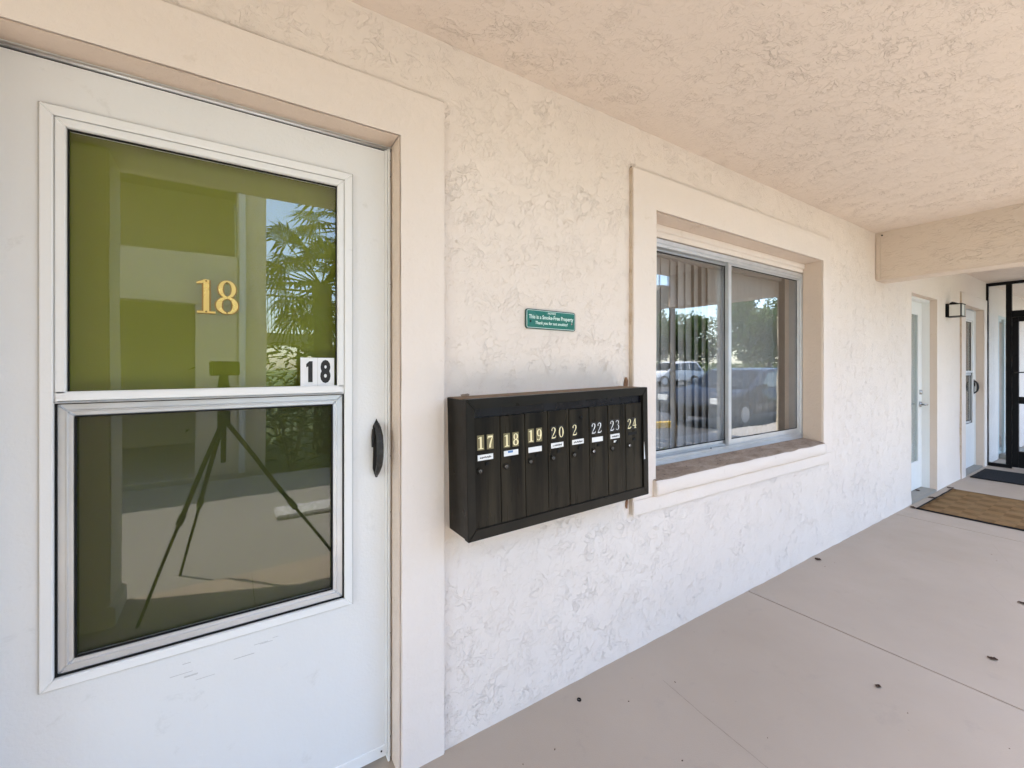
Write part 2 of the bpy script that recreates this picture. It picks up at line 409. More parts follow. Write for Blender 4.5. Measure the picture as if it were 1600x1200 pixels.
# wall with openings
HOLES = [(-.460, .469, -.02, 2.073), (1.716, 3.521, .70, 2.072), (5.47, 6.265, -.02, 2.03), (7.368, 8.29, -.02, 2.073), (9.2, 10.4, .0, 2.05)]
def wall_mesh(name, X0, X1, Z0, Z1, holes, step, thick, mat, parent):
    def axis(a, b, extra):
        n = max(1, round((b - a) / step)); vals = [a + (b - a) * i / n for i in range(n + 1)]
        ex = sorted(set(e for e in extra if a < e < b))
        vals = [v for v in vals if all(abs(v - e) > step * .45 for e in ex) or v in (a, b)] + ex
        return sorted(set(vals))
    xs = axis(X0, X1, [h[i] for h in holes for i in (0, 1)]); zs = axis(Z0, Z1, [h[i] for h in holes for i in (2, 3)])
    bm = bmesh.new(); vd = {}
    def inhole(x, z): return any(h[0] < x < h[1] and h[2] < z < h[3] for h in holes)
    def V(i, j):
        if (i, j) not in vd:
            x, z = xs[i], zs[j]
            y = noise.noise(Vector((x * 1.6, z * 1.6, 3))) * .004 + noise.noise(Vector((x * 7, z * 7, 9))) * .0016
            if z < .05: y -= .003 + .003 * noise.noise(Vector((x * 9, 0, 0)))
            vd[(i, j)] = bm.verts.new((x, y, z))
        return vd[(i, j)]
    for i in range(len(xs) - 1):
        for j in range(len(zs) - 1):
            if inhole((xs[i] + xs[i + 1]) / 2, (zs[j] + zs[j + 1]) / 2): continue
            f = bm.faces.new((V(i, j), V(i + 1, j), V(i + 1, j + 1), V(i, j + 1))); f.smooth = True
    for h in holes:
        for (xa, za, xb, zb) in ((h[0], h[2], h[0], h[3]), (h[1], h[2], h[1], h[3]), (h[0], h[3], h[1], h[3]), (h[0], h[2], h[1], h[2])):
            za, zb = max(za, Z0), max(zb, Z0)
            q = [bm.verts.new(p) for p in ((xa, .0045, za), (xb, .0045, zb), (xb, thick, zb), (xa, thick, za))]
            if (Vector(q[0].co) - Vector(q[1].co)).length > 1e-4: bm.faces.new(q)
    # back skin
    for i in range(len(xs) - 1):
        for j in range(len(zs) - 1):
            if inhole((xs[i] + xs[i + 1]) / 2, (zs[j] + zs[j + 1]) / 2): continue
            bm.faces.new([bm.verts.new((xs[a], thick, zs[b])) for a, b in ((i, j), (i, j + 1), (i + 1, j + 1), (i + 1, j))])
    me = bpy.data.meshes.new(name); bm.to_mesh(me); bm.free()
    return link(name, me, mat, parent)
wall = thing('stucco_wall', 'long peach stucco apartment wall with doors and window behind the mailboxes', 'wall')
wall_mesh('plaster', -6, 13, -.05, 2.62, HOLES, .045, .235, 'wall_stucco', wall)

# ceiling: uneven plaster sheet with a slab above it
def ceiling_mesh():
    bm = bmesh.new(); X0, X1, Y0, Y1, st = -6, 13, -1.75, .02, .06
    nx, ny = int((X1 - X0) / st), int((Y1 - Y0) / st)
    g = [[bm.verts.new((X0 + (X1 - X0) * i / nx, Y0 + (Y1 - Y0) * j / ny, 2.44 + .0035 * noise.noise(Vector((i * .1, j * .1, 0))) + .0015 * noise.noise(Vector((i * .5, j * .5, 4))))) for j in range(ny + 1)] for i in range(nx + 1)]
    for i in range(nx):
        for j in range(ny): bm.faces.new((g[i][j], g[i][j + 1], g[i + 1][j + 1], g[i + 1][j])).smooth = True
    me = bpy.data.meshes.new('ceiling'); bm.to_mesh(me); bm.free(); return me
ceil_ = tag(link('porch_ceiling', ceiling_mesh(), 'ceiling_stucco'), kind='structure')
box('slab', (-6, -1.752, 2.448), (13, .23, 2.72), 'far_stucco', ceil_)
box('upper_storey', (-6, .0, 2.723), (13, 6, 5.6), 'far_stucco', ceil_)
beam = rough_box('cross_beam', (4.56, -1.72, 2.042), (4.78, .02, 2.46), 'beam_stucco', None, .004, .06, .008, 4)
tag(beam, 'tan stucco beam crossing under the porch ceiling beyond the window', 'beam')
box('corner_bead', (4.553, -.035, 2.055), (4.5625, -.006, 2.40), 'beam_stucco', beam, .003)
disc_bm = bmesh.new(); tube(disc_bm, [(4.5615, -.045, 2.413), (4.553, -.045, 2.413)], .006, 12); finish('screw_hole', disc_bm, 'seam_black', beam)

# columns along the open side of the porch (behind the camera)
def column(x, w, label):
    c = thing('porch_column', label, 'column', (x, -1.56, 0), 'columns on the open side of the porch')
    rough_box('shaft', (-w / 2, -.14, -.03), (w / 2, .14, 2.435), 'far_stucco', c, .003, .2, .01)
    box('base', (-w / 2 - .02, -.16, -.03), (w / 2 + .02, .16, .10), 'far_stucco', c, .01)
column(-.72, .42, 'stucco porch column at the edge of the walkway facing door 18')
column(7.35, .62, 'wide stucco porch column facing the wall lamp')
# the building's closed rooms behind the wall
room = tag(boxes('room_shell', [((1.0, 3.2, -.05), (4.4, 3.25, 2.5)), ((.95, .24, -.05), (1.0, 3.25, 2.5)), ((4.4, .24, -.05), (4.45, 3.25, 2.5)), ((.95, .24, 2.5), (4.45, 3.25, 2.55)), ((.95, .24, -.1), (4.45, 3.25, -.05))], 'room_paint'), kind='structure')

# ------------------------------------------------------------------ door casing, window casing (plaster bands of the wall)
def arch(name, xo0, xi0, xi1, xo1, z0, zi, zo, y0, y1, amp=.0014):
    """one seamless plaster band round the sides and head of an opening"""
    bm = bmesh.new(); poly = [(xo0, z0), (xi0, z0), (xi0, zi), (xi1, zi), (xi1, z0), (xo1, z0), (xo1, zo), (xo0, zo)]
    A = [bm.verts.new((x, y0, z)) for x, z in poly]; B = [bm.verts.new((x, y1, z)) for x, z in poly]
    bm.faces.new(A); bm.faces.new(B[::-1])
    for i in range(8): bm.faces.new((A[i], A[(i + 1) % 8], B[(i + 1) % 8], B[i]))
    bmesh.ops.bevel(bm, geom=bm.edges[:], offset=.0035, segments=2, affect='EDGES')
    for ax, lo, hi in ((0, xo0, xo1), (2, z0, zo), (1, y0, y1)):
        n_ = int((hi - lo) / .045)
        for i in range(1, n_):
            co = [0, 0, 0]; co[ax] = lo + (hi - lo) * i / n_; no = [0, 0, 0]; no[ax] = 1
            bmesh.ops.bisect_plane(bm, geom=bm.verts[:] + bm.edges[:] + bm.faces[:], plane_co=co, plane_no=no)
    for v in bm.verts:
        p = v.co * 8
        v.co += Vector((noise.noise(p), noise.noise(p + Vector((9, 3, 1))), noise.noise(p + Vector((2, 8, 5))))) * amp
    return finish(name, bm, 'casing_paint', wall)
arch('door_casing', -.61, -.457, .466, .617, -.02, 2.0715, 2.226, -.016, .105)
arch('door_casing', 7.19, 7.365, 8.292, 8.445, -.02, 2.0625, 2.195, -.016, .105)
arch('window_casing', 1.552, 1.713, 3.524, 3.655, .7055, 2.075, 2.242, -.020, .118)
rough_box('window_casing', (1.552, -.020, .632), (3.655, .02, .7052), 'casing_paint', wall, .0014, .05, .004, 8)
# reveals: rough darker plaster skins inside the openings
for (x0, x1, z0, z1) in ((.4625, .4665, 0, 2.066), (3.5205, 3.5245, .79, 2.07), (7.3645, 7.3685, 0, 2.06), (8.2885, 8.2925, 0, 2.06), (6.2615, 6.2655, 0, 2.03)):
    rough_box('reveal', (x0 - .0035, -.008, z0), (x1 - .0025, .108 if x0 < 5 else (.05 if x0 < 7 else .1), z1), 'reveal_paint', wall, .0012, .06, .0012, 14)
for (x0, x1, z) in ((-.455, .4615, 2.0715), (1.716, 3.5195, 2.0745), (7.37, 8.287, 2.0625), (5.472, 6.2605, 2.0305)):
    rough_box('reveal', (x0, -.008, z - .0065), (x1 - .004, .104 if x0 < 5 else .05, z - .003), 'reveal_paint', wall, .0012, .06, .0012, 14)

painted('casing_line_brown', (.34, .255, .19), .9)
painted('edge_shade_dirt', (.58, .48, .39), .85, (.40, .28, .19), .002, (1, 1, 1), 60, .2, .5, .7, 14)  # shade of the casing's side face painted in brown, with some rusty dirt
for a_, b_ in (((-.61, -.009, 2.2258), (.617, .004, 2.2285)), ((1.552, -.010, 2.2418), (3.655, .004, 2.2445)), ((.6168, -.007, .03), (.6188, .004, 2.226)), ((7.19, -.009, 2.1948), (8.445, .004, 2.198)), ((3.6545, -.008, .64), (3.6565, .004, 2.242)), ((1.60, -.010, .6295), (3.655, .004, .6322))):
    box('casing_line', a_, b_, 'casing_line_brown', wall)  # thin brown lines along the heads and edges of the casings
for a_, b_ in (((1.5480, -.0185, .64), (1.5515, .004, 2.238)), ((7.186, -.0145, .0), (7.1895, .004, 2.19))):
    rough_box('casing_edge_shade', a_, b_, 'edge_shade_dirt', wall, .0006, .08, .0008, 14)

# window sill: chipped painted nose, bare dirty top
bm = bmesh.new(); NX = 90; rows = []
prof = [(.112, .800), (.04, .793), (-.012, .786), (-.036, .778), (-.043, .766), (-.043, .716), (-.036, .706), (-.0, .7057)]
for i in range(NX + 1):
    x = 1.69 + (3.513 - 1.69) * i / NX; r = []
    for k, (y, z) in enumerate(prof):
        p = Vector((x * 7, y * 20, z * 15)); a = .0045 if 1 <= k <= 4 else .0028
        r.append(bm.verts.new((x, y + a * noise.noise(p), z + (a * noise.noise(p + Vector((5, 5, 5))) if k else 0))))
    rows.append(r)
for i in range(NX):
    for k in range(len(prof) - 1):
        f = bm.faces.new((rows[i][k], rows[i][k + 1], rows[i + 1][k + 1], rows[i + 1][k])); f.material_index = 0 if k < 3 else 1; f.smooth = True
bm.faces.new(rows[0]); bm.faces.new(rows[-1][::-1])
for f in bm.faces:
    if len(f.verts) > 4: f.material_index = 1
finish('window_sill', bm, ['sill_dirt', 'casing_head_paint'], wall)

# thresholds inside the far door recesses
box('threshold', (5.475, -.004, -.01), (6.26, .19, .022), 'concrete_light', wall, .006)
box('threshold', (7.372, -.004, -.01), (8.285, .1, .018), 'concrete_light', wall, .006)

# ------------------------------------------------------------------ storm doors
def storm_door(x0, label, backing, near):
    """x0: left edge of the leaf"""
    d = thing('storm_door', label, 'door', (x0, 0, 0), 'white storm doors')
    X = lambda v: v + .44                      # numbers were measured with the leaf starting at -.44
    F = .072
    # leaf: four boards round the lights
    boxes('leaf', [((X(-.44), F, .022), (X(-.371), F + .038, 2.045)), ((X(.331), F, .022), (X(.436), F + .038, 2.045)),
                   ((X(-.371), F, 1.938), (X(.331), F + .038, 2.045)), ((X(-.371), F, .022), (X(.331), F + .038, .562))], 'door_white', d)
    boxes('leaf_edge', [((X(.4362), F - .006, .03), (X(.4445), F + .038, 2.047)), ((X(-.4445), F - .006, .03), (X(-.4402), F + .038, 2.047))], 'door_trim_white', d, .0015)
    # moulding round the lights, stepped
    def ring(name, a, b, z0, z1, w, y0, y1, mat, par=d, bev=.0025):
        bm = bmesh.new()
        o = [(a, z0), (b, z0), (b, z1), (a, z1)]; n_ = [(a + w, z0 + w), (b - w, z0 + w), (b - w, z1 - w), (a + w, z1 - w)]
        for k in range(4):
            k2 = (k + 1) % 4
            P = [bm.verts.new((p[0], y, p[1])) for y in (y0, y1) for p in (o[k], o[k2], n_[k2], n_[k])]
            for q in ((0, 1, 2, 3), (7, 6, 5, 4), (0, 4, 5, 1), (2, 6, 7, 3), (1, 5, 6, 2), (3, 7, 4, 0)): bm.faces.new([P[i] for i in q])
        if bev: bmesh.ops.bevel(bm, geom=[e for e in bm.edges], offset=bev, segments=1, affect='EDGES')
        return finish(name, bm, mat, par)
    mo = ring('moulding', X(-.370), X(.331), .561, 1.939, .024, F - .011, F + .03, 'door_trim_white')
    ring('moulding_seam', X(-.3735), X(.3345), .5575, 1.9425, .0034, F - .0012, F + .004, 'plastic_seam', mo, 0)
    ring('moulding_step', X(-.3462), X(.3072), 1.2365, 1.9152, .0205, F - .006, F + .028, 'door_trim_white', mo)
    ring('step_seam', X(-.3475), X(.3085), 1.2352, 1.9165, .0016, F - .0085, F + .004, 'plastic_seam', mo, 0)
    box('meeting_rail', (X(-.3455), F - .009, 1.238), (X(.3065), F + .02, 1.2625), 'door_trim_white', d, .003)
    sash = ring('screen_frame', X(-.345), X(.306), .586, 1.2355, .033, F + .004, F + .022, 'aluminium')
    ring('inner_bead', X(-.3275), X(.2885), .6035, 1.218, .004, F + .0005, F + .006, 'aluminium', sash, .001)
    ring('gasket', X(-.3462), X(.3072), .5848, 1.2368, .0045, F - .0005, F + .008, 'seam_black', sash, 0)
    ring('gasket', X(-.3122), X(.2732), .6188, 1.2028, .003, F + .002, F + .008, 'seam_black', sash, 0)
    ring('gasket', X(-.3262), X(.2872), 1.2562, 1.8952, .003, F + .006, F + .014, 'seam_black', d, 0)
    box('pane', (X(-.327), F + .012, 1.252), (X(.288), F + .016, 1.896), 'storm_glass', d)
    box('pane', (X(-.314), F + .012, .617), (X(.275), F + .016, 1.205), 'storm_glass_lower', d)
    box('screen', (X(-.3135), F + .0185, .6175), (X(.2745), F + .0195, 1.2045), 'insect_screen', d)
    box('inner_panel', (X(-.43), F + .046, .02), (X(.43), F + .06, 2.04), backing, d)
    # frame the door hangs in
    boxes('frame', [((X(.4452), F - .012, .0), (X(.4518), F + .05, 2.052)), ((X(.4522), F + .004, .0), (X(.4615), F + .05, 2.06))], 'white_paint', d, .001)
    boxes('frame', [((X(-.4545), F - .012, .0), (X(-.4455), F + .05, 2.052))], 'white_paint', d, .001)
    boxes('frame_head', [((X(-.452), F + .004, 2.0605), (X(.4615), F + .05, 2.0672)), ((X(-.452), F + .009, 2.0500), (X(.4615), F + .05, 2.0602))], 'white_paint', d, .001)
    tube_obj('head_bead', [(X(-.452), F + .001, 2.0535), (X(.4615), F + .001, 2.0535)], .0055, 'aluminium', d, 12)
    box('head_gap', (X(-.44), F + .004, 2.0455), (X(.4445), F + .03, 2.0495), 'seam_black', d)
    if near:
        for z in (2.02, 1.965, 1.60, 1.02, .83, .42, .20, .07):
            disc_y('screw', (X(.4568), F + .002, z), .0022, .004, 'plastic_seam', d, 8)
        bt = box('bottom_sweep', (X(-.435), F - .004, .018), (X(.4425), F + .001, .055), 'door_trim_white', d, .001)
        disc_y('screw', (X(.425), F - .0055, .040), .003, .003, 'seam_black', bt, 8)
    # handle: back plate, curved grip, lever
    h = thing('handle', '', '', (0, 0, 0)); del_keys(h); h.parent = d
    hx = X(.409)
    prism('back_plate', [(hx - .012, .985), (hx - .003, .955), (hx + .003, .955), (hx + .010, .985), (hx + .008, 1.10), (hx + .012, 1.125), (hx + .003, 1.142), (hx, 1.150), (hx - .003, 1.142), (hx - .012, 1.125), (hx - .010, 1.10)], 'y', F - .005, F, 'black_iron', h, .001)
    bm = bmesh.new()
    tube(bm, [(hx, F - .004, 1.132), (hx + .001, F - .018, 1.118), (hx + .002, F - .032, 1.095), (hx + .002, F - .038, 1.06), (hx + .002, F - .038, 1.03), (hx + .001, F - .032, 1.00), (hx, F - .018, .980), (hx, F - .004, .968)],
         [.009, .0105, .0115, .0115, .011, .010, .0085, .008], 10)
    finish('grip', bm, 'black_iron', h, True)
    bm = bmesh.new(); tube(bm, [(hx - .010, F - .004, 1.115), (hx - .013, F - .012, 1.09), (hx - .014, F - .012, 1.058)], [.0045, .006, .0045], 8); finish('thumb_lever', bm, 'black_iron', h, True)
    disc_y('screw', (hx, F - .008, .962), .0025, .004, 'chrome', h, 8)
    return d
def del_keys(o):
    for k in ('label', 'category'):
        if k in o: del o[k]
d18 = storm_door(-.44, 'white storm door with brass number 18 and green shaded glass', 'backing_green', True)
X = lambda v: v + .44
# brass numerals on the upper pane
for ch, x in (('1', -.081), ('8', -.033)):
    nb = digit_obj('brass_numeral', ch, X(x), .0835, 1.4695, .095, 'brass', d18, .0065, .82)
    digit_obj('numeral_edge', ch, X(x), .0838, 1.4695, .095, 'brass_edge', nb, .0035, 1.30)
    cx = x + .30 * .095
    disc_y('screw', (X(cx), .0752, 1.4695 + .95 * .095 - .002), .0024, .003, 'brass_edge', nb, 8)
    disc_y('screw', (X(cx), .0752, 1.4695 + .045 * .095), .0024, .003, 'brass_edge', nb, 8)
st = box('number_sticker', (X(.1825), .0825, 1.2625), (X(.2795), .0836, 1.3495), 'decal_white', d18)
tag(st, label='white sticker with black 18 in the lower corner of the upper glass')
box('sticker_seam', (X(.2305), .0822, 1.2625), (X(.2312), .0826, 1.3495), 'plastic_seam', st)
prism('sticker_digit', [(X(.204), 1.274), (X(.2165), 1.274), (X(.2165), 1.339), (X(.2075), 1.339), (X(.1985), 1.330), (X(.1985), 1.320), (X(.204), 1.3225)], 'y', .0819, .0826, 'ink', st)
text_mesh('sticker_digit', '8', .092, 'ink', st, (X(.2535), .0822, 1.2755), .0002, .0042, width=.030)
for k in range(9):
    rr_ = random.Random(k); x_ = rr_.uniform(-.17, .12); z_ = .505 + rr_.uniform(-.018, .022) - .02 * (k % 2); l_ = rr_.uniform(.012, .06)
    sx = box('scratch', (X(x_), .0714, z_), (X(x_ + l_), .0722, z_ + rr_.uniform(.0006, .0013)), 'plastic_seam', d18); 
d24 = storm_door(7.388, 'white storm door with dark lower screen beside the black screen enclosure', 'backing_dark', False)

# far door with full-length glass
d1 = thing('glazed_door', 'white door with tall glass light in the recess between window and wall lamp', 'door', (5.47, 0, 0))
boxes('leaf', [((.0, .112, .03), (.15, .15, 2.0)), ((.64, .112, .03), (.785, .15, 2.0)), ((.15, .112, .03), (.64, .15, .31)), ((.15, .112, 1.88), (.64, .15, 2.0))], 'white_paint', d1)
boxes('glass_frame', [((.135, .104, .295), (.165, .112, 1.895)), ((.625, .104, .295), (.655, .112, 1.895)), ((.165, .104, .295), (.625, .112, .325)), ((.165, .104, 1.865), (.625, .112, 1.895))], 'white_paint', d1, .002)
box('pane', (.165, .116, .325), (.625, .120, 1.865), 'enclosure_glass', d1)
sl0 = None
bl = box('blind_panel', (.16, .140, .32), (.63, .144, 1.87), 'mini_blind', d1)
box('jamb', (.7855, .05, .022), (.7945, .19, 2.025), 'white_paint', d1, .001)
box('head', (.0, .05, 2.002), (.785, .19, 2.026), 'white_paint', d1, .001)
disc_y('deadbolt', (.715, .096, 1.045), .026, .016, 'chrome', d1, 16)
hd = disc_y('rosette', (.715, .098, .915), .030, .014, 'chrome', d1, 16)
tube_obj('lever', [(.715, .10, .915), (.715, .058, .915), (.70, .050, .916), (.62, .050, .918)], [.009, .009, .010, .008], 'chrome', d1, 10)

# ------------------------------------------------------------------ sliding window
w = thing('sliding_window', 'two-pane aluminium sliding window with stone sill right of the mailboxes', 'window', (1.716, .112, .80))
W, H = 1.805, 1.198                                        # clear opening
box('head_board', (0, -.004, 1.205), (W, .03, 1.270), 'casing_head_paint', w, .003)
box('head_strip', (0, -.014, 1.232), (W, -.0042, 1.270), 'casing_head_paint', w, .003)
boxes('frame', [((0, .0, 0), (.022, .085, H)), ((W - .022, .0, 0), (W, .085, H)), ((.0222, .0, H - .022), (W - .0222, .085, H)), ((.0222, .0, 0), (W - .0222, .085, .018))], 'aluminium', w, .001)
boxes('track', [((.0222, -.006, .0), (W - .0222, -.0002, .008)), ((.0222, .004, .0182), (W - .0222, .008, .036)), ((.0222, .030, .0182), (W - .0222, .034, .044)), ((.0222, .005, H - .040), (W - .0222, .010, H - .0222)), ((.0222, .032, H - .050), (W - .0222, .037, H - .0222))], 'aluminium', w, .0008)
def sash(x0, x1, y, stile, bottom, nm, label):
    p = boxes(nm, [((x0, y, .02), (x0 + stile, y + .022, H - .024)), ((x1 - stile, y, .02), (x1, y + .022, H - .024)),
                   ((x0 + stile + .0002, y + .001, .02), (x1 - stile - .0002, y + .021, .02 + bottom)), ((x0 + stile + .0002, y + .001, H - .05), (x1 - stile - .0002, y + .021, H - .024))], 'aluminium', w, .0012)
    g = stile - .004
    box('pane', (x0 + g, y + .009, .02 + bottom - .004), (x1 - g, y + .0125, H - .046), 'window_glass', p)
    boxes('gasket', [((x0 + stile, y + .006, .02 + bottom), (x0 + stile + .004, y + .0085, H - .05)), ((x1 - stile - .004, y + .006, .02 + bottom), (x1 - stile, y + .0085, H - .05)), ((x0 + stile + .0042, y + .006, .02 + bottom), (x1 - stile - .0042, y + .0085, .024 + bottom)), ((x0 + stile + .0042, y + .006, H - .054), (x1 - stile - .0042, y + .0085, H - .05))], 'seam_black', p)
    return p
sash(.0225, .905, .040, .028, .042, 'fixed_sash', '')
rs = sash(.860, W - .0225, .012, .032, .050, 'sliding_sash', '')
disc_y('sash_lock', (.02 + .05, .001, .040), .004, .004, 'seam_black', w, 8)
disc_y('sash_lock', (.66, .001, .040), .004, .004, 'seam_black', w, 8)

# vertical blind, each vane a part
vb = thing('vertical_blind', 'grey vertical blind hanging inside the sliding window', 'blind', (1.716, .27, .80))
box('headrail', (.02, -.025, 1.165), (1.78, .03, 1.195), 'slat_vinyl', vb, .003)
bm = bmesh.new(); n = 5; P = []
for i in range(n + 1):
    t = -1 + 2 * i / n; P.append((t * .0445, .0055 * (1 - t * t)))
for yo in (0, .0009):
    pass
f0 = [[bm.verts.new((x, y + o, z)) for z in (.03, 1.160)] for (x, y) in P for o in (0,)]
b0 = [[bm.verts.new((x, y + .0009, z)) for z in (.03, 1.160)] for (x, y) in P]
for i in range(n):
    bm.faces.new((f0[i][0], f0[i + 1][0], f0[i + 1][1], f0[i][1])); bm.faces.new((b0[i][1], b0[i + 1][1], b0[i + 1][0], b0[i][0]))
    bm.faces.new((f0[i][1], f0[i + 1][1], b0[i + 1][1], b0[i][1]))
bmesh.ops.recalc_face_normals(bm, faces=bm.faces[:])
slat_me = bpy.data.meshes.new('slat'); bm.to_mesh(slat_me); bm.free(); slat_me.materials.append(MATS['slat_vinyl'])
x = .05; i = 0
while x < 1.76:
    o = bpy.data.objects.new('slat', slat_me); COL.objects.link(o); o.parent = vb; o.location = (x, 0, 0)
    a = (7 if x < .45 else 15) + random.uniform(-5, 6)
    if x > .95: a = -8 + random.uniform(-4, 4)
    o.rotation_euler = (random.uniform(-.004, .004), random.uniform(-.004, .004), R(a))
    x += .078 if x < .95 else .083; i += 1

# ------------------------------------------------------------------ mailbox bank
mb = thing('mailbox_bank', 'black metal bank of eight apartment mailboxes numbered 17 to 24 on the wall', 'mailbox', (1.068, 0, .996))
mb.rotation_euler = (0, R(-1.15), 0)
HW, HH, DP = .431, .2265, .142
def mbox(name, x0, x1, z0, z1, y0, y1, mat, par=mb, bev=.001): return box(name, (x0, y0, z0), (x1, y1, z1), mat, par, bev)
boxes('case', [((-HW, -DP + .012, -HH), (-HW + .004, .003, HH)), ((HW - .004, -DP + .012, -HH), (HW, .003, HH)), ((-HW + .0042, -DP + .012, HH - .004), (HW - .0042, .003, HH)), ((-HW + .0042, -DP + .012, -HH), (HW - .0042, .003, -HH + .004)), ((-HW + .0042, -.006, -HH + .0042), (HW - .0042, .002, HH - .0042))], 'bronze_metal', mb)
# mitred front frame
fw_s, fw_t, fw_b = .027, .030, .032
o4 = [(-HW - .003, -HH - .003), (HW + .003, -HH - .003), (HW + .003, HH + .003), (-HW - .003, HH + .003)]
n4 = [(-HW + fw_s, -HH + fw_b), (HW - fw_s, -HH + fw_b), (HW - fw_s, HH - fw_t), (-HW + fw_s, HH - fw_t)]
for k in range(4):
    k2 = (k + 1) % 4; bm = bmesh.new()
    cx = sum(p[0] for p in (o4[k], o4[k2], n4[k], n4[k2])) / 4; cz = sum(p[1] for p in (o4[k], o4[k2], n4[k], n4[k2])) / 4
    P = []
    for y in (-DP - .004, -DP + .022):
        for j, p in enumerate((o4[k], o4[k2], n4[k2], n4[k])):
            P.append(bm.verts.new((p[0] + (cx - p[0]) * .0012, y, p[1] + (cz - p[1]) * .004)))
    for q in ((0, 1, 2, 3), (7, 6, 5, 4), (0, 4, 5, 1), (2, 6, 7, 3), (1, 5, 6, 2), (3, 7, 4, 0)): bm.faces.new([P[i] for i in q])
    bmesh.ops.bevel(bm, geom=bm.edges[:], offset=.0014, segments=2, affect='EDGES')
    finish('frame_bar', bm, 'bronze_metal', mb)
box('dusty_top', (-HW + .002, -DP + .014, HH + .0006), (HW - .002, -.001, HH + .0024), 'dust_brown', mb)
mbox('mail_slot_rail', -HW + .02, HW - .02, .166, .205, -DP + .010, -DP + .02, 'dark_strip')
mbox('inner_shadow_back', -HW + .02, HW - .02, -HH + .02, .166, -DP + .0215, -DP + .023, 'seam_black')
nums = ['17', '18', '19', '20', '2', '22', '23', '24']
xa, xb = -.4045, .4025; pw = (xb - xa) / 8
for i, nm in enumerate(nums):
    x0, x1 = xa + pw * i + .0011, xa + pw * (i + 1) - .0011
    md = mbox('mail_door', x0, x1, -HH + .031, .167 - .002 * (i % 3 == 1), -DP + .002 + random.uniform(0, .0016), -DP + .020, 'bronze_door')
    yf = -DP + .0018
    gold = i < 3
    h = .041; x = x0 + .011
    if i >= 5: x = x0 + .008
    zt = .0635 + random.uniform(-.003, .003)
    for k, ch in enumerate(nm):
        px = x + k * (.036 if i < 4 else .031)
        if i < 4: 
            pl = mbox('decal_plate', px, px + .0255, zt - .004, zt + h + .004, yf - .0006, yf, 'decal_gold_border' if gold else 'decal_black', md, 0)
        elif i >= 4:
            pl = mbox('decal_plate', px, px + .0255, zt - .004, zt + h + .004, yf - .0006, yf, 'decal_black', md, 0)
        if i == 6 and ch == '3':
            digit_obj('decal_numeral', ch, px + .001, yf - .0006, zt, h, 'decal_white', pl, .0003, .62)
            for q in range(5):
                qx, qz = px + random.uniform(.002, .024), zt + random.uniform(.004, .042)
                mbox('decal_scuff', qx, qx + random.uniform(.002, .005), qz, qz + random.uniform(.002, .005), yf - .0022, yf - .0009, 'decal_black', pl, 0)
        else:
            digit_obj('decal_numeral', ch, px + .001, yf - .0006, zt, h, 'decal_gold' if i in (0, 1, 2, 3, 4, 7) else 'decal_white', pl, .0003, .95 if gold else .75)
    # paper name label
    zl = .029 + random.uniform(-.002, .002)
    if i != 7:
        lab = mbox('name_label', x0 + .012, x0 + .012 + (.058 if i < 6 else .052), zl, zl + .0185, yf - .0008, yf, 'paper', md, 0)
        lab.rotation_euler = (0, random.uniform(-.01, .01), 0)
        rr = random.Random(i)
        if i in (0, 4, 6, 3):
            cxx = x0 + .020
            while cxx < x0 + .060:
                ww = rr.uniform(.0012, .004)
                mbox('handwriting', cxx, cxx + ww, zl + rr.uniform(.005, .007), zl + rr.uniform(.009, .013), yf - .0011, yf - .0008, 'ink', lab, 0)
                cxx += ww + .0012
        if i == 1: mbox('label_print', x0 + .028, x0 + .048, zl + .010, zl + .017, yf - .0011, yf - .0008, 'ink_blue', lab, 0)
        if i == 6: mbox('paper_scrap', x0 + .03, x0 + .045, zl - .014, zl - .006, yf - .0008, yf, 'paper', md, 0)
    else:
        mbox('label_holder', x0 + .014, x0 + .066, zl + .006, zl + .018, yf - .0008, yf, 'seam_black', md, 0)
    mbox('pull_tab', x0 + .040, x0 + .054, zl - .019, zl - .009, yf - .003, yf, 'seam_black', md, .001)
    lx, lz = x0 + .019, -.004 + random.uniform(-.004, .004)
    lk = disc_y('lock', (lx, yf - .004, lz), .0098, .004, 'bronze_metal', md, 16)
    disc_y('lock_core', (lx, yf - .0052, lz), .006, .002, 'chrome' if i in (5, 7) else 'lock_grey', lk, 14)
    mbox('keyway', lx - .0007, lx + .0007, lz - .003, lz + .003, yf - .0057, yf - .005, 'seam_black', lk, 0)
    if i == 4: disc_y('old_lock', (x0 + .058, yf - .002, .131), .0062, .002, 'seam_black', md, 14)
prism('paper_scrap', [(.4035, -.075), (.410, -.075), (.4045, .0)], 'y', -DP - .0070, -DP - .0062, 'paper', mb)
# chipped plaster around the box
for (x, z, sx, sz) in ((.70, 1.219, .016, .006), (1.525, 1.235, .012, .035), (1.528, .70, .007, .03)):
    bm = bmesh.new(); bmesh.ops.create_icosphere(bm, subdivisions=2, radius=1)
    for v in bm.verts: v.co = Vector((v.co.x * sx, v.co.y * .007, v.co.z * sz)) * (1 + .9 * noise.noise(v.co * 3.1 + Vector((x, z, 0))))
    for v in bm.verts: v.co += Vector((x, -.001, z))
    finish('chipped_patch', bm, 'rust' if z != 1.219 else 'sill_dirt', wall)

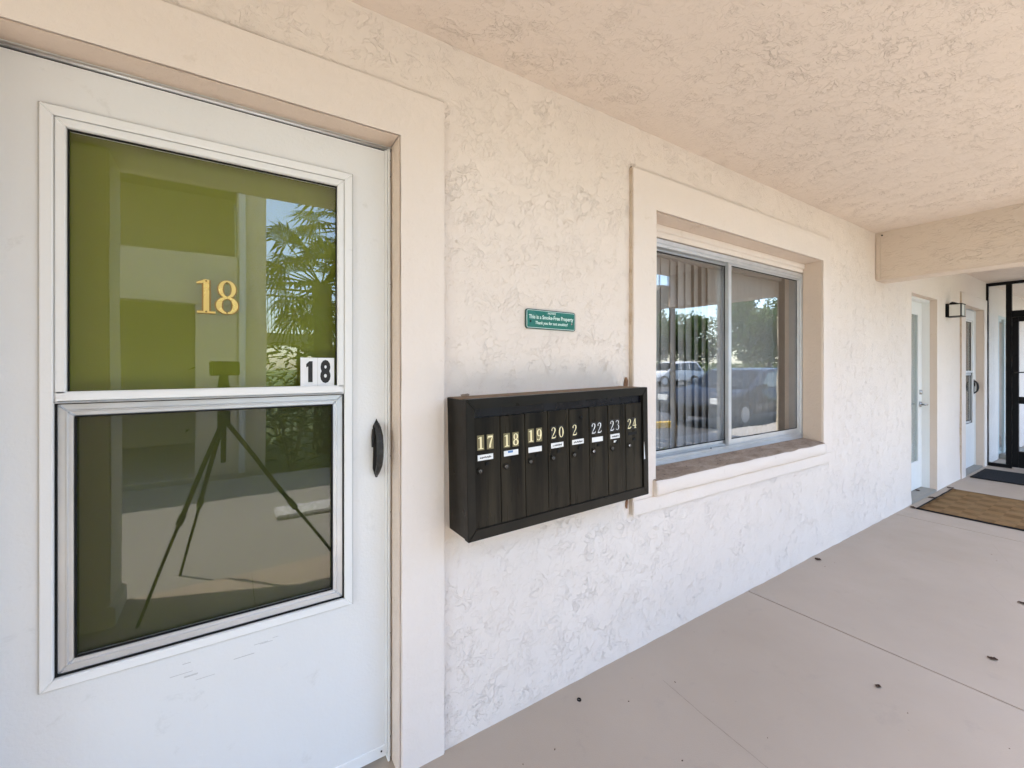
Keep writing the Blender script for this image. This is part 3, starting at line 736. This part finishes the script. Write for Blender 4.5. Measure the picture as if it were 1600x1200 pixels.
# ------------------------------------------------------------------ green sign
sg = thing('wall_sign', 'small green smoke-free property sign on the stucco above the mailboxes', 'sign', (1.0865, -.004, 1.508))
sg.rotation_euler = (0, R(.6), 0)
def rrect(wd, ht, r, n=5):
    out = []
    for cx, cz, a0 in ((wd - r, ht - r, 0), (-wd + r, ht - r, 90), (-wd + r, -ht + r, 180), (wd - r, -ht + r, 270)):
        for k in range(n + 1): a = R(a0 + 90 * k / n); out.append((cx + r * math.cos(a), cz + r * math.sin(a)))
    return out
prism('plate_edge', rrect(.126, .0385, .010), 'y', -.0025, .006, 'sign_dark', sg)
prism('border', rrect(.1225, .0350, .0075), 'y', -.0032, -.0024, 'sign_ink', sg)
prism('plate', rrect(.1205, .0330, .006), 'y', -.0040, -.0030, 'sign_green', sg)
text_mesh('lettering', 'NOTICE', .011, 'sign_ink', sg, (0, -.0043, .0225), .0002, .0002)
text_mesh('lettering', 'This is a Smoke-Free Property', .0215, 'sign_ink', sg, (0, -.0043, .0015), .0002, .0004, width=.226)
text_mesh('lettering', 'Thank you for not smoking!', .0165, 'sign_ink', sg, (0, -.0043, -.0195), .0002, .0003, .22, width=.165)
for x, m in ((-.105, 'seam_black'), (.105, 'chrome')): disc_y('screw', (x, -.0055, -.010), .004, .003, m, sg, 10)

# ------------------------------------------------------------------ wall lamp
lp = thing('wall_lamp', 'black framed wall lantern with frosted panes between the two far doors', 'lamp', (6.60, 0, 1.87))
LW, LD, LH = .15, .125, .125
box('back_plate', (-.012, -.016, -.008), (LW + .012, .004, LH + .012), 'black_frame', lp, .002)
bars = []
for x in (0, LW - .010):
    for y in (-LD, -.028): bars.append(((x, y, 0), (x + .010, y + .010, LH)))
boxes('cage', bars + [((-.004, -LD - .004, -.008), (LW + .004, -.0165, .0)), ((-.004, -LD - .004, LH), (LW + .004, -.0165, LH + .008))], 'black_frame', lp)
prism('crest', [(-.085, LH + .008), (-.080, LH + .014), (-.055, LH + .020), (-.070 + .0, LH + .026), (-.052, LH + .030), (-.035, LH + .020), (-.030, LH + .008)], 'x', -.004, LW + .004, 'black_frame', lp)
box('diffuser', (.003, -LD + .003, .001), (LW - .003, -.018, LH - .001), 'lamp_glass', lp)

# ------------------------------------------------------------------ mats and leaves
rug = thing('woven_rug', 'tan woven rug with black edge lying before the glazed door', 'rug')
def sheet(name, x0, x1, y0, y1, z, amp, mat, par, thick=.008):
    bm = bmesh.new(); nx, ny = 30, 24
    def zz(x, y): return z + amp * (.5 + .5 * noise.noise(Vector((x * 4, y * 4, 1)))) 
    T = [[bm.verts.new((x0 + (x1 - x0) * i / nx + .004 * noise.noise(Vector((j * .3, i * .1, 0))), y0 + (y1 - y0) * j / ny + .004 * noise.noise(Vector((i * .3, 7, 0))), 0)) for j in range(ny + 1)] for i in range(nx + 1)]
    for c_ in T:
        for v in c_: v.co.z = zz(v.co.x, v.co.y)
    for i in range(nx):
        for j in range(ny): bm.faces.new((T[i][j], T[i + 1][j], T[i + 1][j + 1], T[i][j + 1])).smooth = True
    r = bmesh.ops.extrude_face_region(bm, geom=bm.faces[:])
    for v in r['geom']:
        if isinstance(v, bmesh.types.BMVert): v.co.z -= thick - .001
    return finish(name, bm, mat, par)
sheet('binding', 5.325, 6.495, -1.30, -.070, .0095, .001, 'rubber_mat', rug, .009)
sheet('weave', 5.345, 6.475, -1.28, -.088, .0118, .002, 'rug_weave', rug, .003)
mt = sheet('door_mat', 7.36, 8.12, -1.05, -.05, .011, .002, 'rubber_mat', None, .010)
tag(mt, 'black rubber doormat in front of the screen enclosure door', 'mat')
bm = bmesh.new()
def leaf_bm(sz, seed):
    bm = bmesh.new(); rr = random.Random(seed); n = 8; Lf = []
    for s_ in (-1, 0, 1):
        Lf.append([bm.verts.new((sz * (i / n - .5), s_ * sz * .42 * math.sin(math.pi * (i + .4) / (n + .8)) * rr.uniform(.7, 1.2), .002 + .005 * abs(s_) * rr.uniform(.2, 1) * sz / .05 + .0015 * math.sin(i * .8))) for i in range(n + 1)])
    for a in (0, 1):
        for i in range(n): bm.faces.new((Lf[a][i], Lf[a][i + 1], Lf[a + 1][i + 1], Lf[a + 1][i]))
    r = bmesh.ops.solidify(bm, geom=bm.faces[:], thickness=.0006)
    return bm
LV = [(2.243, -.709, .034, 'curled brown leaf on bare concrete left of the floor joint'), (2.887, -.929, .045, 'dark dry leaf near the right edge of the floor'),
      (3.369, -.045, .055, 'dry leaf at the foot of the wall below the window'), (3.701, -.914, .05, 'dark leaf at the right image edge'),
      (5.35, -.045, .085, 'reddish dry leaf at the wall corner by the rug'), (5.90, -.045, .075, 'dry leaf against the rug edge by the threshold'),
      (6.02, .09, .07, 'dry leaf lying on the threshold of the glazed door'), (6.55, -.05, .09, 'dry leaf beside the far rug corner'), (1.56, -.237, .012, 'tiny brown leaf scrap near the wall under the window')]
for i, (x, y, sz, lb) in enumerate(LV):
    o = finish('dry_leaf', leaf_bm(sz * .75, i), 'leaf_dry'); o.location = (x, y, .001 if i != 6 else .023); o.rotation_euler = (0, 0, i * 1.7)
    tag(o, lb, 'leaf', 'dry leaves on the porch floor')
bm = bmesh.new()
for k in range(20):
    a, b = 2 * math.pi * k / 20, 2 * math.pi * (k + 1) / 20
    q = [[bm.verts.new((r_ * math.cos(t), r_ * math.sin(t), z)) for r_, z in ((.0085, .0), (.0085, .004), (.005, .004), (.005, .0))] for t in (a, b)]
    for m in range(4): bm.faces.new((q[0][m], q[1][m], q[1][(m + 1) % 4], q[0][(m + 1) % 4]))
o = finish('metal_washer', bm, 'seam_black'); o.location = (1.161, -.088, .0005)
tag(o, 'small dark metal washer on the floor below the mailboxes', 'washer')
GR = random.Random(3)
gb = bmesh.new()
for k in range(20):
    x, y = GR.uniform(.7, 4.5), GR.uniform(-1.25, -.03); r_ = GR.uniform(.001, .0024)
    m = Matrix.Translation((x, y, r_ * .5)) @ Matrix.Rotation(GR.uniform(0, 6), 4, 'Z') @ Matrix.Diagonal((r_ * GR.uniform(.8, 2), r_, r_ * .6, 1))
    bmesh.ops.create_icosphere(gb, subdivisions=1, radius=1, matrix=m)
tag(finish('floor_grit', gb, 'leaf_dry'), 'fine dark grit scattered over the porch floor', 'grit', kind='stuff')

# ------------------------------------------------------------------ screen enclosure at the far end
en = thing('screen_enclosure', 'black aluminium framed glass enclosure closing the far end of the porch', 'enclosure', (8.46, 0, 0))
def bar(nm, y0, y1, z0, z1, x0=0, x1=.05, par=en): return box(nm, (x0, y0, z0), (x1, y1, z1), 'black_frame', par, .002)
bar('post', -.022, -.001, .0, 2.425); bar('head', -1.70, -.0225, 2.385, 2.425); bar('sill', -.229, -.0225, .0, .045)
bar('post', -.229, -.178, .0455, 2.3845); bar('post', -1.15, -1.10, .0455, 2.3845); bar('transom', -1.0995, -.2295, 1.955, 2.04)
box('pane', (.02, -.1775, .046), (.026, -.0225, 2.3845), 'enclosure_glass', en)
box('pane', (.02, -1.0995, 2.041), (.026, -.2295, 2.3845), 'enclosure_glass', en)
box('pane', (.02, -1.69, .046), (.026, -1.151, 2.3845), 'enclosure_glass', en)
sd = boxes('screen_door', [((.004, -.288, .02), (.046, -.232, 1.953)), ((.004, -1.096, .02), (.046, -1.040, 1.953)), ((.005, -1.0398, 1.895), (.045, -.2882, 1.953)), ((.005, -1.0398, .84), (.045, -.2882, .93)), ((.005, -1.0398, .02), (.045, -.2882, .23))], 'black_frame', en, .002)
box('pane', (.022, -1.0398, .931), (.026, -.2882, 1.8945), 'enclosure_glass', sd); box('pane', (.022, -1.0398, .231), (.026, -.2882, .8395), 'enclosure_glass', sd)
tube_obj('handle', [(.004, -.262, 1.24), (-.05, -.262, 1.24), (-.05, -.34, 1.245)], .008, 'black_iron', sd, 8)
# beyond it: end wall and a glazed door in the same wall line
ew = rough_box('end_wall', (12.2, -1.72, 0), (12.4, .1, 2.45), 'wall_stucco', None, .002, .2, .01)
tag(ew, 'pale stucco end wall seen through the black enclosure door', 'wall')
gd = thing('patio_door', 'glass patio door with pale frame seen through the enclosure side pane', 'door', (9.2, 0, 0))
boxes('frame', [((0, .0, 0), (.07, .06, 2.05)), ((1.13, .0, 0), (1.2, .06, 2.05)), ((.0702, .0, 1.97), (1.1298, .06, 2.05)), ((.0702, .0, 0), (1.1298, .06, .10)), ((.20, -.03, .02), (.28, -.004, 2.0))], 'mini_blind', gd, .002)
box('pane', (.068, .03, .098), (1.132, .036, 1.972), 'window_glass', gd)
box('inner_panel', (.01, .20, .0), (1.19, .22, 2.04), 'backing_dark', gd)
box('step', (.02, -.12, .0), (1.1, -.006, .07), 'concrete_light', gd, .006)
en2 = thing('outer_screen', 'black framed outer screen of the enclosure along the open side', 'screen_wall', (8.52, -1.70, 0))  # open-side screen of the enclosure, frame only
for i in range(5): box('post', (.0 + i * .9, -.02, 0), (.05 + i * .9, .02, 2.43), 'black_frame', en2)
box('rail', (.051, -.015, .80), (3.62, .015, .85), 'black_frame', en2)

# ------------------------------------------------------------------ what stands behind the camera and shows in the glass
# tripod with the camera that takes the picture
tp = thing('camera_tripod', 'black tripod with small camera standing at the porch edge', 'tripod', (0, CAM_Y, 0))
fw = Vector((.54704, .8371, 0)); rt = Vector((.8371, -.54704, 0))
hub = Vector((0, 0, 1.02)) - fw * .05
tube_obj('centre_column', [hub - Vector((0, 0, .25)), hub + Vector((0, 0, .20))], .014, 'black_frame', tp)
tube_obj('hub', [hub - Vector((0, 0, .04)), hub + Vector((0, 0, .05))], .032, 'black_frame', tp, 14)
for fx, fy in ((-.40, .05), (.66, .10), (-.26, -.58)):
    f_ = Vector((fx, fy, -.02 if fy > -.3 else -.03)); m_ = hub.lerp(f_, .5)
    lg = tube_obj('leg', [hub, m_], .0125, 'black_frame', tp); tube_obj('lower_leg', [m_ * 1.0, f_], .0085, 'black_frame', lg)
    tube_obj('leg_clamp', [hub.lerp(f_, .48), hub.lerp(f_, .53)], .017, 'black_frame', lg)
hd_ = tube_obj('head', [hub + Vector((0, 0, .18)), hub + Vector((0, 0, .272))], [.03, .020], 'black_frame', tp, 12)
bm = bmesh.new(); bmbox(bm, (-.078, -.018, -.035), (.078, .018, .043), .006)
cb = finish('camera_body', bm, 'black_frame', tp); cb.location = Vector((0, 0, CAM_Z - .012)) - fw * .030 - rt * .005
cb.rotation_euler = (0, 0, math.atan2(rt.y, rt.x))
tube_obj('pan_handle', [hub + Vector((0, 0, .19)), hub + Vector((0, 0, .10)) - rt * .16 - fw * .1], .008, 'black_frame', hd_)

# opposite building with open upper gallery
ob = thing('apartment_block', 'two-storey cream stucco apartment block across the walkway', 'building', (0, -4.9, -.03))
def ob_box(nm, x0, x1, y0, y1, z0, z1, mat='far_stucco', par=ob): return box(nm, (x0, y0, z0), (x1, y1, z1), mat, par, .006)
ob_box('plinth', -7.2, .4, -3.2, .0, -.17, -.002, 'concrete_wall'); ob_box('floor_band', -7, .08, -.25, 0, 2.10, 2.72); ob_box('roof_band', -7, .42, -3.2, .4, 4.4, 5.0)
ob_box('pier', -.34, .08, -.25, 0, 0, 2.098); ob_box('pier', -1.32, -1.09, -.25, .02, 0, 4.398); ob_box('pier', -5.2, -4.8, -.25, .02, 0, 4.398)
ob_box('corner_wall', .082, .40, -3.0, -.01, 0, 4.398); ob_box('gallery_floor', -7, .08, -3.0, -.252, 2.40, 2.60)
ob_box('back_wall', -7, .08, -3.2, -3.0, 0, 4.398); ob_box('downspout', .10, .17, .0, .06, 0, 4.3, 'white_paint')
ob_box('side_wall', -7.2, -7, -3.2, 0, 0, 4.398)
dd = box('door', (-2.6, -2.99, .02), (-1.7, -2.94, 2.05), 'white_paint', ob); box('knob', (-1.85, -2.939, .95), (-1.8, -2.90, 1.0), 'chrome', dd)

def stairs(loc, rz, label, n=13, run=.30, rise=.205, wd=1.05):
    t = thing('outdoor_stair', label, 'stair', loc, 'steel outdoor stairs'); t.rotation_euler = (0, 0, rz)
    L = n * run; Hh = n * rise
    for y in (0, wd): prism('stringer', [(0, -.02), (.30, -.02), (L + .1, Hh - .28), (L + .1, Hh), (L - .1, Hh)], 'y', y - .03, y + .03, 'stair_brown', t)
    for i in range(n): box('tread', (i * run + .05, .032, (i + 1) * rise - .05), (i * run + run + .06, wd - .032, (i + 1) * rise), 'concrete_wall', t)
    box('landing', (L + .102, -.1, Hh - .2), (L + 1.2, wd + .1, Hh), 'concrete_wall', t)
    for x in (L + .15,):
        for y in (-.05, wd + .05): box('post', (x - .032, y - .032, -.16), (x + .032, y + .032, Hh - .202), 'stair_brown', t)
    for y in (0, wd):
        r_ = tube_obj('handrail', [(0, y, .95), (L, y, Hh + .92), (L + 1.2, y, Hh + .92)], .022, 'black_iron', t)
        for i in range(0, n, 1): tube_obj('baluster', [(i * run + .15, y, (i + .5) * rise), (i * run + .15, y, (i + .5) * rise + .92)], .009, 'black_iron', r_, 6)
        for i in range(8): tube_obj('baluster', [(L + .1 + i * .14, y, Hh), (L + .1 + i * .14, y, Hh + .92)], .009, 'black_iron', r_, 6)
    return t
stairs((2.05, -3.9, -.03), 0, 'brown steel stair rising beside the parking lot in front of the window')
stairs((4.6, -8.6, -.2), math.pi, 'brown steel stair rising behind the apartment block corner', 11, .28, .2)

# vegetation
def leaf_cloud(n, fn, ln, wd, rr):
    bm = bmesh.new()
    for _ in range(n):
        p = fn(); d_ = Vector((rr.gauss(0, 1), rr.gauss(0, 1), rr.gauss(0, .7))).normalized(); s_ = d_.cross(Vector((rr.gauss(0, 1), rr.gauss(0, 1), rr.gauss(0, 1)))).normalized()
        l_ = ln * rr.uniform(.6, 1.4); w_ = wd * rr.uniform(.6, 1.3)
        bm.faces.new([bm.verts.new(p + q) for q in (-d_ * l_ / 2, s_ * w_ / 2, d_ * l_ / 2, -s_ * w_ / 2)])
    me = bpy.data.meshes.new('crown'); bm.to_mesh(me); bm.free(); return me
def tree_proto(name, label, hgt, rad, mat, seed, group, n=9000, sq=.75):
    rr = random.Random(seed); t = thing(name, label, 'tree', group=group)
    bm = bmesh.new(); tube(bm, [(0, 0, -.2), (.1, .05, hgt * .25), (0, .1, hgt * .55)], [.26, .2, .12], 8)
    cl = []
    for k in range(26):
        a = rr.uniform(0, 2 * math.pi); e = rr.uniform(-.5, 1); q = rad * rr.uniform(.35, .85)
        c = Vector((math.cos(a) * q, math.sin(a) * q, hgt * .62 + e * rad * sq * rr.uniform(.6, 1)))
        if (c - Vector((0, 0, hgt * .62))).length < rad * 1.05: cl.append((c, rad * rr.uniform(.24, .42)))
    for c, r_ in cl[:9]: tube(bm, [(0, .1, hgt * .45), c.lerp(Vector((0, 0, hgt * .5)), .5), c], [.10, .06, .02], 6)
    finish('trunk', bm, 'bark', t, True)
    def fn():
        c, r_ = rr.choice(cl); v = Vector((rr.gauss(0, 1), rr.gauss(0, 1), rr.gauss(0, 1))).normalized() * r_ * rr.uniform(.5, 1.05)
        return c + v
    link('crown', leaf_cloud(n, fn, .34, .18, rr), mat, t)
    return t
TR = 'trees beyond the parking lot'
tA = tree_proto('oak_tree', 'round full-crowned tree beyond the dark car', 7.6, 4.4, 'foliage', 1, TR, 20000, .85)
tB = tree_proto('shade_tree', 'loose pale green tree at the lot edge', 6.2, 3.2, 'foliage_pale', 5, TR)
spots = [(tA, 44, -20, 1.0, 0, 'round full-crowned tree beyond the dark car'), (tB, 27, -24, 1, 0, 'loose pale green tree behind the white off-roader')]
extra = [(tB, 32, -26, 1.05, 1.2, 'pale green tree right of the white off-roader'), (tA, 22, -27, .8, 2.0, 'smaller round tree left of the white off-roader'), (tB, 37, -24, .95, 3.1, 'pale tree next to the round full tree'),
         (tA, 53, -23, .9, 4.0, 'round tree at the far right of the lot'), (tB, 60, -16, 1.0, 2.2, 'pale tree on the right edge of the lot'), (tA, 66, -9, .8, 1.0, 'round tree straight along the porch line'),
         (tB, 58, -6, .9, 5.0, 'pale tree at the end of the porch line'), (tA, 17, -30, .85, 2.9, 'round tree at the back left of the lot'), (tB, 49, -9, .8, .5, 'low pale tree near the lot exit')]
for t, x, y, s_, rz, lb in spots: t.location = (x, y, -.2); t.rotation_euler = (0, 0, rz)
for t, x, y, s_, rz, lb in extra:
    c = copy_tree(t); c.location = (x, y, -.2); c.scale = (s_, s_, s_); c.rotation_euler = (0, 0, rz); c['label'] = lb
rr = random.Random(11)
hg = thing('hedge', 'long clipped hedge along the far edge of the parking lot', 'hedge', (0, 0, 0))
link('foliage', leaf_cloud(9000, lambda: Vector((rr.uniform(14, 75), -29 + rr.uniform(-.8, .8), rr.uniform(-.2, 1.7))), .34, .2, rr), 'foliage', hg)
boxes('stems', [((14 + i * 2, -29.05, -.2), (14.08 + i * 2, -28.95, 1.1)) for i in range(30)], 'bark', hg)

def palm(loc, hgt, label, seed):
    rr = random.Random(seed); t = thing('palm_tree', label, 'palm', loc, 'palms by the stair')
    bm = bmesh.new(); tube(bm, [(0, 0, -.1), (.05, 0, hgt * .5), (0, 0, hgt)], [.17, .15, .16], 12); finish('trunk', bm, 'bark', t, True)
    for k in range(30):
        a = k * 2.4; e = R(rr.uniform(-50, 75)); L = rr.uniform(.55, .9)
        d_ = Vector((math.cos(a) * math.cos(e), math.sin(a) * math.cos(e), math.sin(e))); c0 = Vector((0, 0, hgt)); c1 = c0 + d_ * L
        bm = bmesh.new(); tube(bm, [c0, c1], [.018, .010], 5)
        side = d_.cross(Vector((0, 0, 1))).normalized(); up = side.cross(d_)
        for j in range(25):
            b = R(-105 + 210 * j / 24); v = (d_ * math.cos(b) + side * math.sin(b)).normalized(); ll = rr.uniform(.5, .68)
            w_ = .022; q = v.cross(up).normalized() * w_; m_ = c1 + v * ll * .6 + up * .03; tip = c1 + v * ll - Vector((0, 0, .14 * rr.uniform(.5, 1.5)))
            bm.faces.new([bm.verts.new(p) for p in (c1, m_ + q, tip, m_ - q)])
        me = bpy.data.meshes.new('frond'); bm.to_mesh(me); bm.free(); link('frond', me, 'palm_leaf', t)
    return t
palm((2.05, -7.2, -.2), 4.2, 'taller fan palm beside the rear stair', 2)
palm((1.35, -6.5, -.2), 2.9, 'shorter fan palm beside the block corner', 4)
def shrub(loc, label, seed, n=130, s_=.55):
    rr = random.Random(seed); t = thing('leafy_shrub', label, 'shrub', loc, 'broad-leaved shrubs at the stair foot')
    bm = bmesh.new()
    for k in range(n):
        a = rr.uniform(0, 6.28); p = Vector((rr.gauss(0, .25), rr.gauss(0, .22), rr.uniform(.15, 1.05))) * (s_ / .55); e = rr.uniform(-.1, .9)
        d_ = Vector((math.cos(a) * math.cos(e), math.sin(a) * math.cos(e), math.sin(e))); q = d_.cross(Vector((0, 0, 1))).normalized() * .035; L = rr.uniform(.18, .34)
        bm.faces.new([bm.verts.new(p + v) for v in (Vector(), d_ * L * .5 + q, d_ * L + Vector((0, 0, -.05)), d_ * L * .5 - q)])
    me = bpy.data.meshes.new('leaves'); bm.to_mesh(me); bm.free(); link('leaves', me, 'palm_leaf', t)
    bm = bmesh.new()
    for k in range(8): a = k * .8; tube(bm, [(0, 0, -.05), (math.cos(a) * .12, math.sin(a) * .12, .5), (math.cos(a) * .26, math.sin(a) * .26, .95)], [.014, .01, .005], 5)
    finish('stems', bm, 'bark', t)
    return t
shrub((.75, -5.3, -.2), 'broad-leaved shrub at the corner of the apartment block', 1)
shrub((1.35, -5.0, -.2), 'broad-leaved shrub nearest the wheel-stop end', 2)
shrub((1.9, -5.4, -.2), 'broad-leaved shrub under the taller palm', 3)
shrub((.8, -7.6, -.2), 'tall dense shrub behind the block corner', 8, 520, 1.0)
shrub((2.0, -8.0, -.2), 'tall dense shrub behind the shorter palm', 9, 520, 1.05)
shrub((3.2, -7.4, -.2), 'tall dense shrub right of the taller palm', 10, 520, 1.0)
shrub((4.65, -2.5, -.05), 'low shrub beside the stair post', 6, 60, .3)
tag(box('pebble_border', (.35, -3.02, -.028), (3.2, -2.72, .012), 'pebble_strip', None, .01), 'pale pebble kerb in the sunlit walkway', 'kerb')

# vehicles
def car(loc, rz, L, Wd, prof, glassp, paint, label, cat_label, name, wr=.33, axle=(.18, .80)):
    t = thing(name, label, cat_label, loc); t.rotation_euler = (0, 0, rz)
    def loft(nm, poly, inset, mat, shrink):
        bm = bmesh.new(); secs = []
        for f_, dz in ((-1, 0), (-.86, 1), (.86, 1), (1, 0)):
            r = []
            for (x, z) in poly:
                tuck = shrink * max(0, z - .75) * (1 if abs(f_) == 1 else .9)
                k = Wd / 2 * f_; k = k - math.copysign(tuck, k)
                cx = L / 2; r.append(bm.verts.new((cx + (x - cx) * (1 if dz else .985), k, z if dz else .75 + (z - .75) * .93)))
            secs.append(r)
        for a, b in zip(secs, secs[1:]):
            for i in range(len(poly)): bm.faces.new((a[i], a[(i + 1) % len(poly)], b[(i + 1) % len(poly)], b[i]))
        bm.faces.new(secs[0]); bm.faces.new(secs[-1][::-1])
        bmesh.ops.bevel(bm, geom=bm.edges[:], offset=.02, segments=2, affect='EDGES', clamp_overlap=True)
        return finish(nm, bm, mat, t, True)
    loft('body', prof, 0, paint, .18)
    g = glassp
    for sd in (-1, 1):
        for q in g['side']:
            bm = bmesh.new()
            def yy(z): return sd * (Wd / 2 - .18 * max(0, z - .75) + .004)
            A = [bm.verts.new((x, yy(z), z)) for x, z in q]; B = [bm.verts.new((x, yy(z) - sd * .03, z)) for x, z in q]
            bm.faces.new(A); bm.faces.new(B[::-1])
            for i in range(len(q)): bm.faces.new((A[i], A[(i + 1) % len(q)], B[(i + 1) % len(q)], B[i]))
            finish('side_window', bm, 'car_glass', t)
    for nm, (xa_, za_), (xb_, zb_), dx in g['ends']:
        bm = bmesh.new(); k = Wd / 2 - .16; kb = Wd / 2 - .26
        P = [bm.verts.new(p) for p in ((xa_ + dx, -k, za_), (xa_ + dx, k, za_), (xb_ + dx, kb, zb_), (xb_ + dx, -kb, zb_))]; bm.faces.new(P)
        bmesh.ops.solidify(bm, geom=bm.faces[:], thickness=.02); finish(nm, bm, 'car_glass', t)
    for ax_ in axle:
        for sd in (-1, 1):
            y = sd * (Wd / 2 - .10); bm = bmesh.new(); tube(bm, [(L * ax_, y - .11, wr), (L * ax_, y - .09, wr), (L * ax_, y + .09, wr), (L * ax_, y + .11, wr)], [wr - .03, wr, wr, wr - .03], 28); wh = finish('wheel', bm, 'tyre_rubber', t)
            bm = bmesh.new(); tube(bm, [(L * ax_, y + sd * .09, wr), (L * ax_, y + sd * .117, wr)], [wr * .62, wr * .58], 20); finish('rim', bm, 'hub_metal', wh)
    for sd in (-1, 1):
        box('headlight', (.03, sd * (Wd / 2 - .36), .60), (.10, sd * (Wd / 2 - .08), .74), 'lamp_glass', t, .01); box('tail_light', (L - .09, sd * (Wd / 2 - .36), .72), (L - .005, sd * (Wd / 2 - .07), .90), 'red_lens', t, .01)
        box('mirror', (L * .30, sd * (Wd / 2 - .02), .93), (L * .34, sd * (Wd / 2 + .14), 1.05), paint, t, .02)
    box('plate', (L - .003, -.16, .62), (L + .008, .16, .76), 'decal_white', t)
    return t
sedan = [(0.05, .28), (.02, .62), (.12, .76), (1.25, .93), (2.0, 1.38), (2.6, 1.44), (3.3, 1.40), (4.05, 1.02), (4.62, .98), (4.72, .70), (4.68, .30)]
car((9.25, -4.75, -.15), 0, 4.75, 1.82, sedan, {'side': [[(1.55, .97), (2.06, 1.31), (2.58, 1.36), (2.58, .97)], [(2.66, .97), (2.66, 1.36), (3.22, 1.33), (3.72, 1.01)]], 'ends': [('windscreen', (1.28, .97), (1.98, 1.37), -.03), ('rear_window', (4.02, 1.05), (3.32, 1.38), .03)]}, 'car_dark', 'dark blue sedan parked just off the porch', 'car', 'parked_car')
suv = [(0.05, .40), (.0, .80), (.10, 1.02), (1.25, 1.10), (1.85, 1.70), (2.4, 1.80), (4.2, 1.78), (4.52, 1.08), (4.55, .60), (4.50, .42)]
car((24.6, -18.6, -.15), R(8), 4.55, 1.9, suv, {'side': [[(1.55, 1.15), (1.98, 1.62), (2.4, 1.68), (2.4, 1.15)], [(2.5, 1.15), (2.5, 1.68), (3.3, 1.68), (3.3, 1.15)], [(3.4, 1.15), (3.4, 1.68), (4.05, 1.66), (4.28, 1.15)]], 'ends': [('windscreen', (1.27, 1.13), (1.83, 1.68), -.03), ('rear_window', (4.50, 1.15), (4.24, 1.72), .03)]}, 'car_white', 'white off-road car parked across the lot', 'car', 'parked_car', .40)
ws = thing('wheel_stop', 'yellow concrete wheel stop at the end of a parking stall', 'wheel stop', (7.35, -5.0, -.15))
prism('block', [(-.09, 0), (-.06, .13), (.06, .13), (.09, 0)], 'x', 0, 1.75, 'yellow_paint', ws, .008)
for i in range(6): tag(box('stall_line', (15 + i * 2.7, -9.2, -.1498), (15.1 + i * 2.7, -4.6, -.146), 'white_line'), kind='structure')
for i in range(6): tag(box('stall_line', (20 + i * 2.7, -22.0, -.1498), (20.1 + i * 2.7, -17.4, -.146), 'white_line'), kind='structure')
